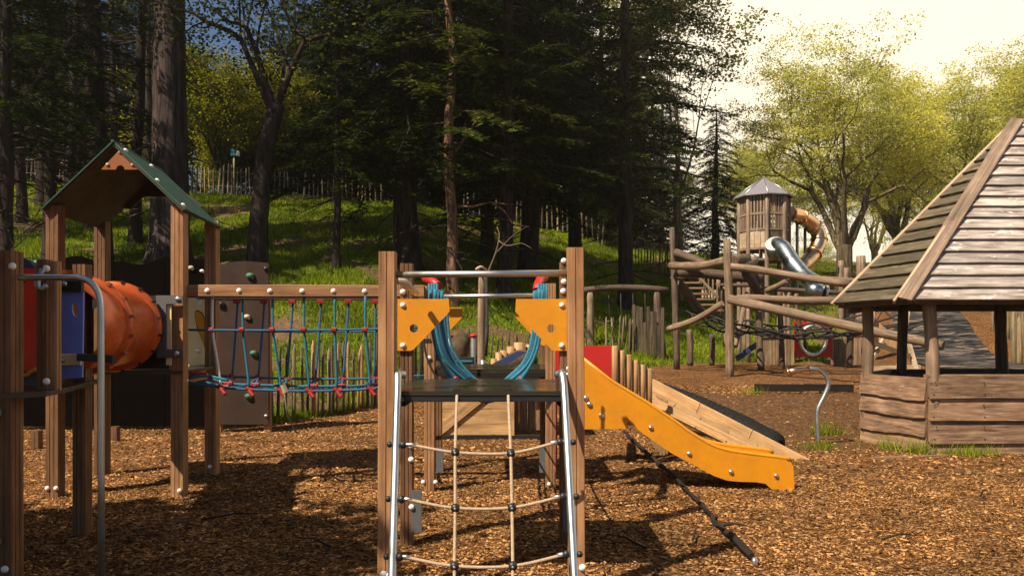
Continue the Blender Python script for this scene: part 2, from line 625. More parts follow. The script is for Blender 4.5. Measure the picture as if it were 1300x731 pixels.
M['bark_warm'] = bark_mat('beech_bark', (.10, .075, .045), (.24, .18, .11))
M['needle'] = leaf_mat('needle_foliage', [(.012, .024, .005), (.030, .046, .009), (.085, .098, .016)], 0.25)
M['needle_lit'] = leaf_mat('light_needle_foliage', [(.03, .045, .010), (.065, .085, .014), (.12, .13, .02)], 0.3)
M['beech'] = leaf_mat('spring_leaves', [(.30, .34, .06), (.50, .51, .12), (.74, .70, .28)], 0.6, (1.15, 1.08, .7), .25)
M['sparse'] = leaf_mat('thin_spring_leaves', [(.12, .14, .03), (.22, .23, .05), (.30, .28, .07)], 0.45, (1.1, 1.05, .7))
M['shrub'] = leaf_mat('yellow_green_leaves', [(.14, .16, .012), (.24, .25, .018), (.36, .34, .03)], 0.45, (1.1, 1.05, .6))
M['grass'] = leaf_mat('grass_blades', [(.08, .12, .008), (.17, .235, .014), (.33, .36, .035)], 0.35, (1.1, 1.1, .6), .5)
M['chip'] = leaf_mat('bark_chips', [(.036, .014, .005), (.20, .092, .034), (.56, .315, .145)], 0.0, clump=1.3)


# ------------------------------------------------------------------ terrain
def sstep(a, b, x):
    t = np.clip((x - a) / (b - a), 0, 1)
    return t * t * (3 - 2 * t)


def fbm(x, y, s=1.0, seed=0.0):
    v = 0
    a = 1.0
    for i in range(5):
        f = s * 1.93 ** i
        v = v + a * (np.sin(x * f + 1.7 * np.sin(y * f * .71 + i + seed) + seed * 3.1) * np.cos(y * f * 1.13 - 1.3 * np.sin(x * f * .63 + 2 * i) + seed))
        a *= 0.55
    return v


def yb_of(x):
    return np.interp(x, [-60, -4.2, -2.7, 3, 6, 12, 20, 60], [13.2, 13.6, 15.8, 20.5, 23.8, 25.0, 24.5, 24.5])


def height(x, y):
    x = np.asarray(x, float)
    y = np.asarray(y, float)
    base = sstep(0.8, 3.2, x) * (.45 * sstep(11.3, 13.9, y) + .1 * sstep(14, 20, y)) + (1 - sstep(.8, 3.2, x)) * .35 * sstep(13.5, 20, y)
    base = np.where(y < 30, base, base)
    yb = yb_of(x)
    k = np.interp(x, [-30, -5, 3, 10, 25, 60], [.345, .335, .30, .27, .22, .18])
    s = y - yb
    soft = np.where(s > 3, s - 1.0, np.where(s > -1, (s + 1) ** 2 / 8.0, 0))
    raw = base + k * soft
    crest = np.interp(x, [-60, -40, -26, -16, -2, 10, 25, 60], [10.8, 10.3, 9.6, 8.6, 7.4, 6.4, 6.0, 5.6]) + .015 * (y - 45)
    d = raw - crest
    h = np.where(d > 1.0, crest, np.where(d > -1.0, raw - (d + 1) ** 2 / 4.0, raw))
    g = sstep(0, 3, s)
    h = h + g * (.10 * fbm(x, y, .45, 1.0) + .02 * fbm(x, y, 2.1, 4.0))
    near = (1 - g)
    h = h + near * (.012 * fbm(x, y, 1.7, 2.0) + .006 * fbm(x, y, 6.0, 3.0))
    return h


def H(x, y):
    return float(height(x, y))


def seg_dist(x, y, pts):
    best = np.full(np.shape(x), 1e9)
    for (x0, y0), (x1, y1) in zip(pts[:-1], pts[1:]):
        dx, dy = x1 - x0, y1 - y0
        t = np.clip(((x - x0) * dx + (y - y0) * dy) / (dx * dx + dy * dy), 0, 1)
        best = np.minimum(best, np.hypot(x - x0 - t * dx, y - y0 - t * dy))
    return best


PATH = [(12.2, 20.0), (13.6, 23.5), (15.0, 27.5), (16.9, 32), (19.0, 37), (21.5, 42)]


def zones(x, y):
    n1 = fbm(x, y, .8, 5.0)
    n2 = fbm(x, y, 2.6, 6.0)
    s = y - yb_of(x)
    grass = sstep(-.25, .35, s + .25 * n1 + .15 * n2)
    pd = seg_dist(x, y, PATH)
    chipside = sstep(3.6, 2.9, pd + .3 * n2)
    grass = grass * (1 - chipside)
    # leaf litter / bare earth among the grass
    litter = sstep(.35, .9, n1 + .7 * fbm(x, y, 1.6, 9.0)) * grass
    soil = sstep(11.0, 11.5, y + .1 * n2) * sstep(14.0, 13.7, y) * sstep(1.6, 2.4, x + .2 * n1) * sstep(8.6, 8.0, x)
    soil = np.maximum(soil, sstep(10.2, 10.5, y + .1 * n2) * sstep(14.0, 13.7, y) * sstep(3.3, 3.7, x) * .85)
    return grass, soil, litter


def grid_mesh(name, xs, ys, zf, off=0.0):
    X, Y = np.meshgrid(xs, ys)
    Z = zf(X, Y) + off
    nx, ny = len(xs), len(ys)
    v = np.stack([X, Y, Z], -1).reshape(-1, 3)
    i = np.arange(nx - 1)[None, :] + nx * np.arange(ny - 1)[:, None]
    f = np.stack([i, i + 1, i + nx + 1, i + nx], -1).reshape(-1, 4)
    return v, f


def fast_mesh(name, v, f, smooth=False, rnd=None):
    me = bpy.data.meshes.new(name)
    v = np.asarray(v, np.float32)
    f = np.asarray(f, np.int32)
    k = f.shape[1]
    me.vertices.add(len(v))
    me.vertices.foreach_set("co", v.ravel())
    me.loops.add(f.size)
    me.loops.foreach_set("vertex_index", f.ravel())
    me.polygons.add(len(f))
    me.polygons.foreach_set("loop_start", np.arange(0, f.size, k, dtype=np.int32))
    me.polygons.foreach_set("loop_total", np.full(len(f), k, np.int32))
    if smooth:
        me.polygons.foreach_set("use_smooth", np.ones(len(f), bool))
    me.update(calc_edges=True)
    if rnd is not None:
        a = me.attributes.new("rnd", 'FLOAT', 'POINT')
        a.data.foreach_set("value", np.asarray(rnd, np.float32))
    return me


def steps(*segs):
    out = []
    for a, b, s in segs:
        out += list(np.arange(a, b, s))
    out.append(segs[-1][1])
    return np.array(out)


xs = steps((-150, -60, 10), (-60, -30, 2), (-30, -12, .5), (-12, 12, .14), (12, 34, .45), (34, 70, 3), (70, 150, 10))
ys = steps((-45, -6, 4), (-6, 3, .6), (3, 15, .11), (15, 52, .36), (52, 90, 4), (90, 150, 10))
v, f = grid_mesh("ground", xs, ys, height)
me = fast_mesh("ground", v, f, True)
g, so, li = zones(v[:, 0], v[:, 1])
ca = me.color_attributes.new("zone", 'FLOAT_COLOR', 'POINT')
ca.data.foreach_set("color", np.stack([g, so, li, np.ones(len(g))], -1).astype(np.float32).ravel())


def ground_material():
    m, n, b = new_mat("ground_surface")
    geo = n.nodes.new("ShaderNodeNewGeometry")
    pos = geo.outputs["Position"]
    at = n.nodes.new("ShaderNodeVertexColor")
    at.layer_name = "zone"
    sep = n.nodes.new("ShaderNodeSeparateColor")
    n.links.new(at.outputs["Color"], sep.inputs[0])
    # woodchips: two layers of stretched cells
    warp = n.nodes.new("ShaderNodeVectorMath")
    warp.operation = 'MULTIPLY_ADD'
    nz = n.nodes.new("ShaderNodeTexNoise")
    nz.inputs["Scale"].default_value = 9
    n.links.new(pos, nz.inputs["Vector"])
    warp.inputs[1].default_value = (.06, .06, .06)
    n.links.new(nz.outputs["Color"], warp.inputs[0])
    n.links.new(pos, warp.inputs[2])
    cells = []
    for rot, sc in ((0.5, (22, 55, 30)), (-0.9, (48, 20, 30))):
        vo = n.nodes.new("ShaderNodeTexVoronoi")
        vo.inputs["Scale"].default_value = 1
        n.links.new(mapping(n, warp.outputs[0], sc, (0, 0, rot)), vo.inputs["Vector"])
        cells.append(vo)
    sepc = n.nodes.new("ShaderNodeSeparateColor")
    n.links.new(cells[0].outputs["Color"], sepc.inputs[0])
    sepd = n.nodes.new("ShaderNodeSeparateColor")
    n.links.new(cells[1].outputs["Color"], sepd.inputs[0])
    stops = [(0.0, (.045, .018, .006)), (0.45, (.18, .080, .028)), (0.8, (.37, .185, .074)), (1.0, (.56, .32, .145))]
    ra = ramp(n, stops)
    rb = ramp(n, stops)
    n.links.new(sepc.outputs["Red"], ra.inputs["Fac"])
    n.links.new(sepd.outputs["Red"], rb.inputs["Fac"])
    gt = n.nodes.new("ShaderNodeMath")
    gt.operation = 'GREATER_THAN'
    gt.inputs[1].default_value = 0.5
    n.links.new(sepc.outputs["Green"], gt.inputs[0])
    chip = mixc(n, gt.outputs[0], ra.outputs["Color"], rb.outputs["Color"])
    rd = ramp(n, [(0.25, (1, 1, 1)), (0.62, (.30, .26, .22))])
    n.links.new(cells[0].outputs["Distance"], rd.inputs["Fac"])
    chip = mixc(n, 0.75, chip, rd.outputs["Color"], 'MULTIPLY')
    big = noise(n, pos, 1.1, 5, 0.6)
    rbig = ramp(n, [(0.32, (.55, .50, .46)), (0.62, (1.25, 1.2, 1.12))])
    n.links.new(big, rbig.inputs["Fac"])
    chip = mixc(n, 0.75, chip, rbig.outputs["Color"], 'MULTIPLY')
    # bare soil
    fs = noise(n, pos, 14, 8, 0.7)
    rs = ramp(n, [(0.3, (.045, .022, .010)), (0.55, (.12, .060, .027)), (0.75, (.26, .145, .07))])
    n.links.new(fs, rs.inputs["Fac"])
    # turf
    fg = noise(n, pos, 7, 8, 0.7)
    rg = ramp(n, [(0.3, (.03, .045, .005)), (0.5, (.09, .13, .010)), (0.72, (.20, .23, .02))])
    n.links.new(fg, rg.inputs["Fac"])
    fl = noise(n, pos, 9, 8, 0.75)
    rl = ramp(n, [(0.3, (.05, .028, .016)), (0.55, (.16, .095, .05)), (0.75, (.34, .23, .14))])
    n.links.new(fl, rl.inputs["Fac"])
    c = mixc(n, sep.outputs["Green"], chip, rs.outputs["Color"])
    c = mixc(n, sep.outputs["Red"], c, rg.outputs["Color"])
    c = mixc(n, sep.outputs["Blue"], c, rl.outputs["Color"])
    n.links.new(c, b.inputs["Base Color"])
    b.inputs["Roughness"].default_value = 0.95
    b.inputs["Specular IOR Level"].default_value = 0.15
    bp = n.nodes.new("ShaderNodeBump")
    bp.inputs["Strength"].default_value = 0.9
    bp.inputs["Distance"].default_value = 0.03
    su = n.nodes.new("ShaderNodeMath")
    su.operation = 'MULTIPLY_ADD'
    su.inputs[1].default_value = -0.8
    n.links.new(cells[0].outputs["Distance"], su.inputs[0])
    n.links.new(fs, su.inputs[2])
    n.links.new(su.outputs[0], bp.inputs["Height"])
    n.links.new(bp.outputs["Normal"], b.inputs["Normal"])
    return m


me.materials.append(ground_material())
ground = bpy.data.objects.new("ground", me)
C.objects.link(ground)
struct(ground)


# the dark path climbing away behind the hut, laid as a sheet over the terrain
def strip(pts, w, off, name, mat, n=60):
    P = spline([(x, y, 0) for x, y in pts], 10)
    vv, ff = [], []
    for i, p in enumerate(P):
        t = (P[min(i + 1, len(P) - 1)] - P[max(i - 1, 0)]).normalized()
        s = Vector((-t.y, t.x, 0))
        for j in range(9):
            q = p + s * w * (j / 8 - .5)
            vv.append((q.x, q.y, H(q.x, q.y) + off))
    for i in range(len(P) - 1):
        for j in range(8):
            a = i * 9 + j
            ff.append((a, a + 9, a + 10, a + 1))
    m_ = fast_mesh(name, vv, ff, True)
    m_.materials.append(mat)
    o = bpy.data.objects.new(name, m_)
    C.objects.link(o)
    return struct(o)


def path_mat():
    m, n, b = new_mat("path_surface")
    geo = n.nodes.new("ShaderNodeNewGeometry")
    f1 = noise(n, mapping(n, geo.outputs["Position"], (.5, 2.6, 1), (0, 0, .45)), 1.6, 6, .7, 1.0)
    r = ramp(n, [(0.42, (.005, .005, .006)), (0.50, (.022, .022, .027)), (0.56, (.07, .062, .06)), (0.62, (.24, .17, .12))])
    b.inputs['Specular IOR Level'].default_value = .1
    n.links.new(f1, r.inputs["Fac"])
    n.links.new(r.outputs["Color"], b.inputs["Base Color"])
    b.inputs["Roughness"].default_value = .8
    return m


strip(PATH, 2.7, .045, "path", path_mat())


# ------------------------------------------------------------------ trees
def kites(P, D, S, L, Wd, rnd, bend=0.15):
    """leaf quads: P base points, D direction, S side vector, L length, Wd width"""
    n = len(P)
    L = L[:, None]
    Wd = Wd[:, None]
    N = np.cross(D, S)
    a = P
    b = P + D * L * .45 + S * Wd * .5 + N * Wd * bend
    c = P + D * L
    d = P + D * L * .45 - S * Wd * .5 + N * Wd * bend
    v = np.stack([a, b, c, d], 1).reshape(-1, 3)
    f = (np.arange(n) * 4)[:, None] + np.array([[0, 1, 2, 3]])
    return v, f, np.repeat(rnd, 4)


def norm(a):
    return a / np.maximum(np.linalg.norm(a, axis=-1, keepdims=True), 1e-9)


def conifer(name, H_, z0, R, tr, nb, seed, droop=.25, dead=0, twig=.125, card=(.20, .062), leafmat='needle', bark='bark', shape=1.0, crook=0.15, twl=1.0):
    r = np.random.default_rng(seed)
    random.seed(seed)
    tm = MB()
    ncr = 12
    cx = [0.0]
    cy = [0.0]
    for i in range(ncr):
        cx.append(cx[-1] + r.uniform(-crook, crook) * .5)
        cy.append(cy[-1] + r.uniform(-crook, crook) * .5)
    pts, rad = [Vector((0, 0, -.8)), Vector((0, 0, -.1)), Vector((0, 0, .35)), Vector((0, 0, .9))], [tr * 1.9, tr * 1.55, tr * 1.2, tr * 1.05]
    for i in range(1, ncr + 1):
        k = i / ncr
        pts.append(Vector((cx[i], cy[i], .9 + (H_ - .9) * k)))
        rad.append(max(tr * (1 - k) ** .8, .02))
    tm.tube(pts, rad, 12)
    axis = lambda z: np.array([np.interp(z, np.linspace(.9, H_, ncr + 1), cx), np.interp(z, np.linspace(.9, H_, ncr + 1), cy), z])
    bm_ = MB()
    Pn, Dn, Sn, Ln, Wn = [], [], [], [], []
    for i in range(nb + dead):
        isdead = i >= nb
        if isdead:
            z = r.uniform(min(1.6, z0 * .3), z0 + .5)
            L = r.uniform(.5, 1.0) * 2.2
        else:
            k = (i + r.uniform(0, .8)) / nb
            z = z0 + (H_ - z0) * k ** .95 * .985
            L = R * (1 - k) ** (.75 * shape) * r.uniform(.62, 1.08) + .25
        a = r.uniform(0, 2 * math.pi) if isdead else i * 2.39996 + r.uniform(-.4, .4)
        el = r.uniform(-.15, .35) if not isdead else r.uniform(-.3, .3)
        base = axis(z)
        ts = np.linspace(0, 1, 7)
        hx = np.cos(a), np.sin(a)
        zz = L * (el * ts - droop * 2.2 * ts ** 2 + droop * .9 * ts ** 3)
        wob = np.cumsum(r.uniform(-.06, .06, 7)) * L * .5
        bp = np.stack([base[0] + hx[0] * L * ts - hx[1] * wob, base[1] + hx[1] * L * ts + hx[0] * wob, base[2] + zz], -1)
        br = max(.012, min(tr * .22, .012 * L + .012))
        bm_.tube([Vector(p) for p in bp], [br * (1 - .8 * t) for t in ts], 4, caps=False)
        if isdead:
            for q in range(3):
                t = r.uniform(.3, .9)
                p = np.array([np.interp(t, ts, bp[:, c]) for c in range(3)])
                dd = norm(np.array([hx[0] + r.uniform(-1, 1), hx[1] + r.uniform(-1, 1), r.uniform(-.5, .6)]))
                bm_.tube([Vector(p), Vector(p + dd * L * .3)], [br * .5, .004], 3, caps=False)
            continue
        nt_ = int(L / twig * 1.0) + 2
        for s_ in (-1, 1):
            t = r.uniform(.12, 1.0, nt_)
            tp = np.stack([np.interp(t, ts, bp[:, c]) for c in range(3)], -1)
            tl = (.16 + .30 * L * (1 - t) * .55 + .12) * r.uniform(.6, 1.2, nt_) * twl
            ang = a + s_ * r.uniform(.5, 1.15, nt_)
            td = norm(np.stack([np.cos(ang), np.sin(ang), r.uniform(-.45, .12, nt_)], -1))
            for j in range(nt_):
                nc = max(3, int(tl[j] / .06))
                q = r.uniform(0, 1, nc)[:, None]
                P = tp[j] + td[j] * tl[j] * q + np.array([0, 0, -1]) * (tl[j] * .25 * q ** 2)
                side = norm(np.cross(td[j], [0, 0, 1.0]))
                sg = r.choice([-1, 1], nc)[:, None]
                D = norm(td[j] * r.uniform(.5, 1.2, (nc, 1)) + side * sg * r.uniform(.2, 1.0, (nc, 1)) + np.array([0, 0, 1]) * r.uniform(-.35, .25, (nc, 1)))
                Pn.append(P)
                Dn.append(D)
                up = norm(np.stack([r.normal(0, .45, nc), r.normal(0, .45, nc), np.ones(nc)], -1))
                Sn.append(norm(np.cross(D, up)))
                Ln.append(card[0] * r.uniform(.6, 1.3, nc))
                Wn.append(card[1] * r.uniform(.6, 1.3, nc))
    P, D, S = np.concatenate(Pn), np.concatenate(Dn), np.concatenate(Sn)
    L, Wd = np.concatenate(Ln), np.concatenate(Wn)
    v_, f_, rn = kites(P, D, S, L, Wd, r.uniform(0, 1, len(P)) ** 1.5)
    crown = fast_mesh(name + "_crown", v_, f_, False, rn)
    crown.materials.append(M[leafmat])
    t_ = tm.mesh(name + "_trunk")
    t_.materials.append(M[bark])
    b_ = bm_.mesh(name + "_branches")
    b_.materials.append(M[bark])
    return t_, b_, crown


def broadleaf(name, H_, R, tr, seed, fork=.28, nl=5, leaf=(.13, .10), per=26, leafmat='beech', bark='bark_warm', flat=.45, spread=1.0, gap=0.0, depth=4, lean=0.0, clus=.42, low=0.0):
    r = np.random.default_rng(seed)
    tm, bm_ = MB(), MB()
    ends = []

    def grow(mb, p, d, L, rad, lev):
        pts, rr = [p], [rad]
        q, dd = p.copy(), d.copy()
        for i in range(4):
            dd = norm(dd + r.normal(0, .13, 3) + np.array([0, 0, .05 if lev < 2 else .0]))
            q = q + dd * L / 4
            pts.append(q)
            rr.append(rad * (1 - .42 * (i + 1) / 4))
            if lev >= 2 and i >= 1:
                ends.append((q, L * .30))
        mb.tube([Vector(x) for x in pts], rr, 10 if lev < 1 else (6 if lev < 2 else 4), caps=False)
        if lev >= depth:
            ends.append((q, L * .45))
            return
        nk = 3 if lev else nl
        for c in range(nk):
            a = 2 * math.pi * (c + r.uniform(-.3, .3)) / nk + lev * 1.3
            sp = r.uniform(.45, 1.05) * spread
            s1 = norm(np.cross(dd, [0.3, 0.2, 1.0]))
            s2 = np.cross(dd, s1)
            nd = norm(dd * math.cos(sp) + (s1 * math.cos(a) + s2 * math.sin(a)) * math.sin(sp) + np.array([0, 0, .10]))
            st = pts[-1] if c < 2 else pts[-2]
            grow(mb, st, nd, L * r.uniform(.62, .88), rr[-1] * r.uniform(.62, .8), lev + 1)

    h0 = H_ * fork
    tp = [Vector((0, 0, -.6)), Vector((0, 0, 0)), Vector((lean * .1, 0, h0 * .3)), Vector((lean * .4 + .05, .05, h0 * .7)), Vector((lean, 0, h0))]
    tm.tube(tp, [tr * 1.5, tr * 1.25, tr, tr * .92, tr * .9], 12, caps=False)
    top = np.array([lean, 0, h0])
    L0 = (H_ - h0) * .36
    for c in range(nl):
        a = 2 * math.pi * (c + r.uniform(-.25, .25)) / nl
        sp = r.uniform(.35, .85) * spread
        d = norm(np.array([math.cos(a) * math.sin(sp), math.sin(a) * math.sin(sp), math.cos(sp)]))
        grow(bm_, top - np.array([0, 0, r.uniform(0, .25) * h0]), d, L0 * r.uniform(.8, 1.15), tr * r.uniform(.45, .62), 1)
    E = np.array([e[0] for e in ends])
    # fit the crown to its height and spread
    sc = np.array([1.0, 1.0, 1.0])
    rxy = np.quantile(np.hypot(E[:, 0] - lean, E[:, 1]), .95)
    zt = np.quantile(E[:, 2], .99)
    fx, fz = R / rxy, (H_ - h0) / max(zt - h0, .1)

    def warp(p):
        return Vector(((p[0] - lean) * fx + lean, p[1] * fx, h0 + (p[2] - h0) * fz if p[2] > h0 else p[2]))
    bm_.v = [warp(q) for q in bm_.v]
    E = np.array([warp(e) for e in E])
    keep = r.uniform(0, 1, len(E)) > gap
    E = E[keep]
    n = len(E) * per
    cen = np.repeat(E, per, 0)
    off = r.normal(0, 1, (n, 3)) * np.array([clus, clus, clus * flat])
    P = cen + off
    P = P[P[:, 2] > h0 * .55 + low]
    n = len(P)
    D = norm(r.normal(0, 1, (n, 3)) * np.array([1, 1, .5]))
    up = norm(np.stack([r.normal(0, .6, n), r.normal(0, .6, n), np.ones(n)], -1))
    S = norm(np.cross(D, up))
    cr = r.uniform(0, 1, len(E))
    v_, f_, rn = kites(P, D, S, leaf[0] * r.uniform(.6, 1.3, n), leaf[1] * r.uniform(.6, 1.3, n), r.uniform(0, 1, n))
    crown = fast_mesh(name + "_crown", v_, f_, False, rn)
    crown.materials.append(M[leafmat])
    t_ = tm.mesh(name + "_trunk")
    t_.materials.append(M[bark])
    b_ = bm_.mesh(name + "_branches")
    b_.materials.append(M[bark])
    return t_, b_, crown


def place_tree(name, meshes, x, y, sc, rot, label, cat='tree', group=None, tilt=(0, 0), dz=0.0, zsc=None):
    root = thing(name, label, cat, (x, y, H(x, y) + dz), group)
    root.rotation_euler = (tilt[0], tilt[1], rot)
    root.scale = (sc, sc, zsc or sc)
    for nm, me_ in zip(("trunk", "branches", "crown"), meshes):
        if me_ is None:
            continue
        o = bpy.data.objects.new(nm, me_)
        C.objects.link(o)
        o.parent = root
        if nm == 'branches':
            o['kind'] = 'stuff'
    return root


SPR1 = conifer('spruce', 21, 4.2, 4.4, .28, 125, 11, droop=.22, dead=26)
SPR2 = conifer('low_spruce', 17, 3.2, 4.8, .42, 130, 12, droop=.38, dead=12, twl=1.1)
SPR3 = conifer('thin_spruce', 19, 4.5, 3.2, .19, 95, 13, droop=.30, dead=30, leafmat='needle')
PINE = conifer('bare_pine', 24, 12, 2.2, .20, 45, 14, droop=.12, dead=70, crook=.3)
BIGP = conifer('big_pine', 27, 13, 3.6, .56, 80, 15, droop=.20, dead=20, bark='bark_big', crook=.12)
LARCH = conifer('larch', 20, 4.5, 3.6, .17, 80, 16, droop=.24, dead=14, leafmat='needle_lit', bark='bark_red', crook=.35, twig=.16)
LARCH[1].materials[0] = M['bark']
BEE1 = broadleaf('beech', 12.5, 5.4, .42, 21, fork=.22, nl=6, per=32, depth=5, clus=.30, flat=.28, gap=.28, leaf=(.105, .085))
BEE2 = broadleaf('wide_beech', 12.0, 6.0, .36, 22, fork=.22, nl=6, per=30, depth=5, clus=.31, flat=.28, gap=.28, leaf=(.105, .085))
THIN = broadleaf('thin_birch', 13.0, 2.5, .17, 23, fork=.36, nl=4, per=22, depth=4, leafmat='sparse', clus=.26, leaf=(.13, .10), spread=.75)
SHADE = broadleaf('dense_tree', 5.6, 1.8, .2, 27, fork=.25, nl=6, per=150, depth=4, leafmat='shrub', clus=.5, bark='bark', leaf=(.22, .18))
GRN = broadleaf('sunlit_maple', 9.0, 4.4, .22, 24, fork=.2, nl=6, per=60, depth=4, leafmat='shrub', clus=.5, bark='bark', leaf=(.16, .13))
DARKB = broadleaf('crooked_oak', 12, 3.6, .27, 25, fork=.42, nl=4, per=17, gap=.35, depth=4, leafmat='needle_lit', bark='bark', clus=.45, lean=.9, leaf=(.13, .10))


def at(px, d):
    return wx(px, d), d


# the row of big dark trees standing on the slope
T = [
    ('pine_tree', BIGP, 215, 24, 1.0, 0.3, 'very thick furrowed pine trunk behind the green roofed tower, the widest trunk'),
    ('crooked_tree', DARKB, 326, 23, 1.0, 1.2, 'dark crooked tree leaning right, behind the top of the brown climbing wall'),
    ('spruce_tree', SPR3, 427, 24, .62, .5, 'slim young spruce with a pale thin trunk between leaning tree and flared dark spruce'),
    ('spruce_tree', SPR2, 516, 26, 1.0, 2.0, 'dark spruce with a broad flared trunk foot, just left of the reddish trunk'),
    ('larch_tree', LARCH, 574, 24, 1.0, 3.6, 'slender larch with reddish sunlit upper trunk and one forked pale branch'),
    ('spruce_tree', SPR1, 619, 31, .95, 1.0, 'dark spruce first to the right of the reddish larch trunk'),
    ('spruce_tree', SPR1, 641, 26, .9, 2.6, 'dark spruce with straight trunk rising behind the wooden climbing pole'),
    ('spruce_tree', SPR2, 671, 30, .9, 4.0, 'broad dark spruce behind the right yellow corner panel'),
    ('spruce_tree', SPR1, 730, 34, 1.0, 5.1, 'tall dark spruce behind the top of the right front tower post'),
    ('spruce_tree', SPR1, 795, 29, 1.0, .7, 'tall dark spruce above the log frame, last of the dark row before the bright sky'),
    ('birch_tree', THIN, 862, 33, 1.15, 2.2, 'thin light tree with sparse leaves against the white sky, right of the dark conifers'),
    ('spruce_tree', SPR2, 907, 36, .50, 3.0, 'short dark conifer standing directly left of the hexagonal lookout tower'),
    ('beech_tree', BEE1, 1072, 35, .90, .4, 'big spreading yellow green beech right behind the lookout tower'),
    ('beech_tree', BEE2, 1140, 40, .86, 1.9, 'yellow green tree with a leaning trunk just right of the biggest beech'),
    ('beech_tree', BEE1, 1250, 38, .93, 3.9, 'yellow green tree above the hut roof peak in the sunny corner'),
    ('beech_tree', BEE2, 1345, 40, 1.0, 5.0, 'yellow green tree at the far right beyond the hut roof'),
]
for nm, ms, px, d, sc, rot, lab in T:
    x, y = at(px, d)
    tr_ = place_tree(nm, ms, x, y, sc, rot, lab)
    if nm == 'larch_tree':
        tr_.rotation_euler = (0, 0, 0)
        for pp_, r0_ in (([(575, 196), (590, 176), (606, 152), (622, 139)], .055), ([(585, 182), (592, 168), (590, 155)], .03), ([(576, 262), (600, 262), (625, 257), (650, 261)], .045), ([(625, 258), (640, 268), (652, 284), (672, 288)], .035)):
            q_ = spline([W(a_, b_, 24 - .02 * k_) for k_, (a_, b_) in enumerate(pp_)], 5)
            mb_ = MB()
            mb_.tube(q_, [r0_ * (1 - .8 * k_ / len(q_)) for k_ in range(len(q_))], 6)
            mb_.build('pale_branch', M['bark_red'], tr_)
sx, sy = at(618, 20)
sap = thing('sapling', 'pale crooked bare sapling behind the top bar of the middle tower', 'sapling', (sx, sy, H(sx, sy)))
for pp_, r0_ in (([(614, 372), (618, 350), (629, 322), (634, 300), (631, 288)], .03), ([(633, 306), (644, 312), (662, 309), (676, 316)], .02), ([(629, 322), (650, 300), (668, 288)], .012)):
    q_ = spline([W(a_, b_, 20) for a_, b_ in pp_], 4)
    MB().tube(q_, [r0_ * (1 - .7 * k_ / len(q_)) for k_ in range(len(q_))], 6).build('stem', M['log'], sap)

# thin dark trunks of the wood on the left slope
wood_l = [(-30, 22), (8, 19.5), (28, 30), (62, 24), (88, 33), (118, 29), (148, 36), (172, 27), (20, 38), (100, 41), (190, 40), (-60, 27), (52, 34), (135, 24.5)]
ordl = {p: k for k, p in enumerate(sorted(q[0] for q in wood_l))}
nth = ['first', 'second', 'third', 'fourth', 'fifth', 'sixth', 'seventh', 'eighth', 'ninth', 'tenth', 'eleventh', 'twelfth', 'thirteenth', 'fourteenth']
for i, (px, d) in enumerate(wood_l):
    x, y = at(px, d)
    place_tree('pine_tree', (PINE, SPR3)[i % 2 if px < 70 else 0], x, y, .8 + .3 * random.random(), i * 1.7,
               'slender dark conifer, %s from the left among those left of the thick pine' % nth[ordl[px]], group='slender conifers crowding the left slope')

# sunlit broadleaf trees behind the fence at the top of the slope
for i, (px, d, s) in enumerate([(285, 47, 1.0), (345, 50, .95), (258, 58, 1.1)]):
    x, y = at(px, d)
    place_tree('maple_tree', GRN, x, y, s, i * 2.1,
               ['sunlit yellow green tree behind the ridge fence beside the thick pine trunk',
                'sunlit yellow green tree behind the ridge fence beside the leaning dark tree',
                'taller yellow green tree farther behind the ridge fence'][i])

# the wood beyond the crest
k = 0
for row, (d0, n_, a, b_) in enumerate([(50, 15, 380, 830), (60, 17, 330, 850), (72, 16, 360, 880), (52, 9, -120, 200), (64, 9, -140, 225)]):
    for i in range(n_):
        px = a + (b_ - a) * (i + random.uniform(.2, .8)) / n_
        d = d0 + random.uniform(-3, 3)
        x, y = at(px, d)
        place_tree('spruce_tree', (SPR1, SPR2, SPR1, SPR3)[k % 4], x, y, random.uniform(.85, 1.25), k * 1.3,
                   'dark conifer in the dense wood beyond the top of the slope', group='conifers of the wood beyond the slope', dz=-2.6)
        k += 1
for i, (px, d, s) in enumerate([(940, 62, .8), (985, 66, .85), (1180, 60, .9), (1035, 120, .7), (1110, 70, .9), (1290, 58, .9)]):
    x, y = at(px, d)
    place_tree('beech_tree', (BEE2, BEE1)[i % 2], x, y, s, i * 1.1,
               ['distant pale green tree behind the short dark conifer', 'distant pale green tree behind the lookout tower', 'distant pale green tree behind the left roof edge of the hut', 'farthest small pale green tree on the horizon by the spiral slide', 'distant pale green tree right of the biggest beech trunk', 'distant pale green tree behind the peak of the hut roof'][i], group='distant pale green trees')

# trees of the same wood standing left of the view; their shade falls into it
for i, (ms, x, y, s) in enumerate([(SPR1, -38, 26, 1.2)]):
    place_tree('shade_tree', ms, x, y, s, i * 2.0, 'tree left of the view on the near slope', group='trees left of the view')
place_tree('shade_tree', SHADE, -6.3, 1.5, .95, .8, 'small leafy tree beside the viewpoint on the left')

# bare branches leaning out of the dark wood at the top left
for p0, p1, p2, r_, lab in [
    (W(-20, 190, 19), W(60, 85, 19), W(128, 5, 19.4), .032, 'long sunlit bare branch slanting up across the top left corner'),
]:
    mb = MB()
    mb.tube(spline([p0, p1, p2], 6), [r_ * (1 - .06 * i) for i in range(13)], 6)
    for k in range(9):
        q = p0.lerp(p2, .2 + k * .085)
        mb.tube([q, q + Vector((random.uniform(-.5, .5), .2, random.uniform(-.7, .6)))], [.012, .004], 4)
    tag(mb.build('branch', M['bark'], None, p0), lab, 'branch')

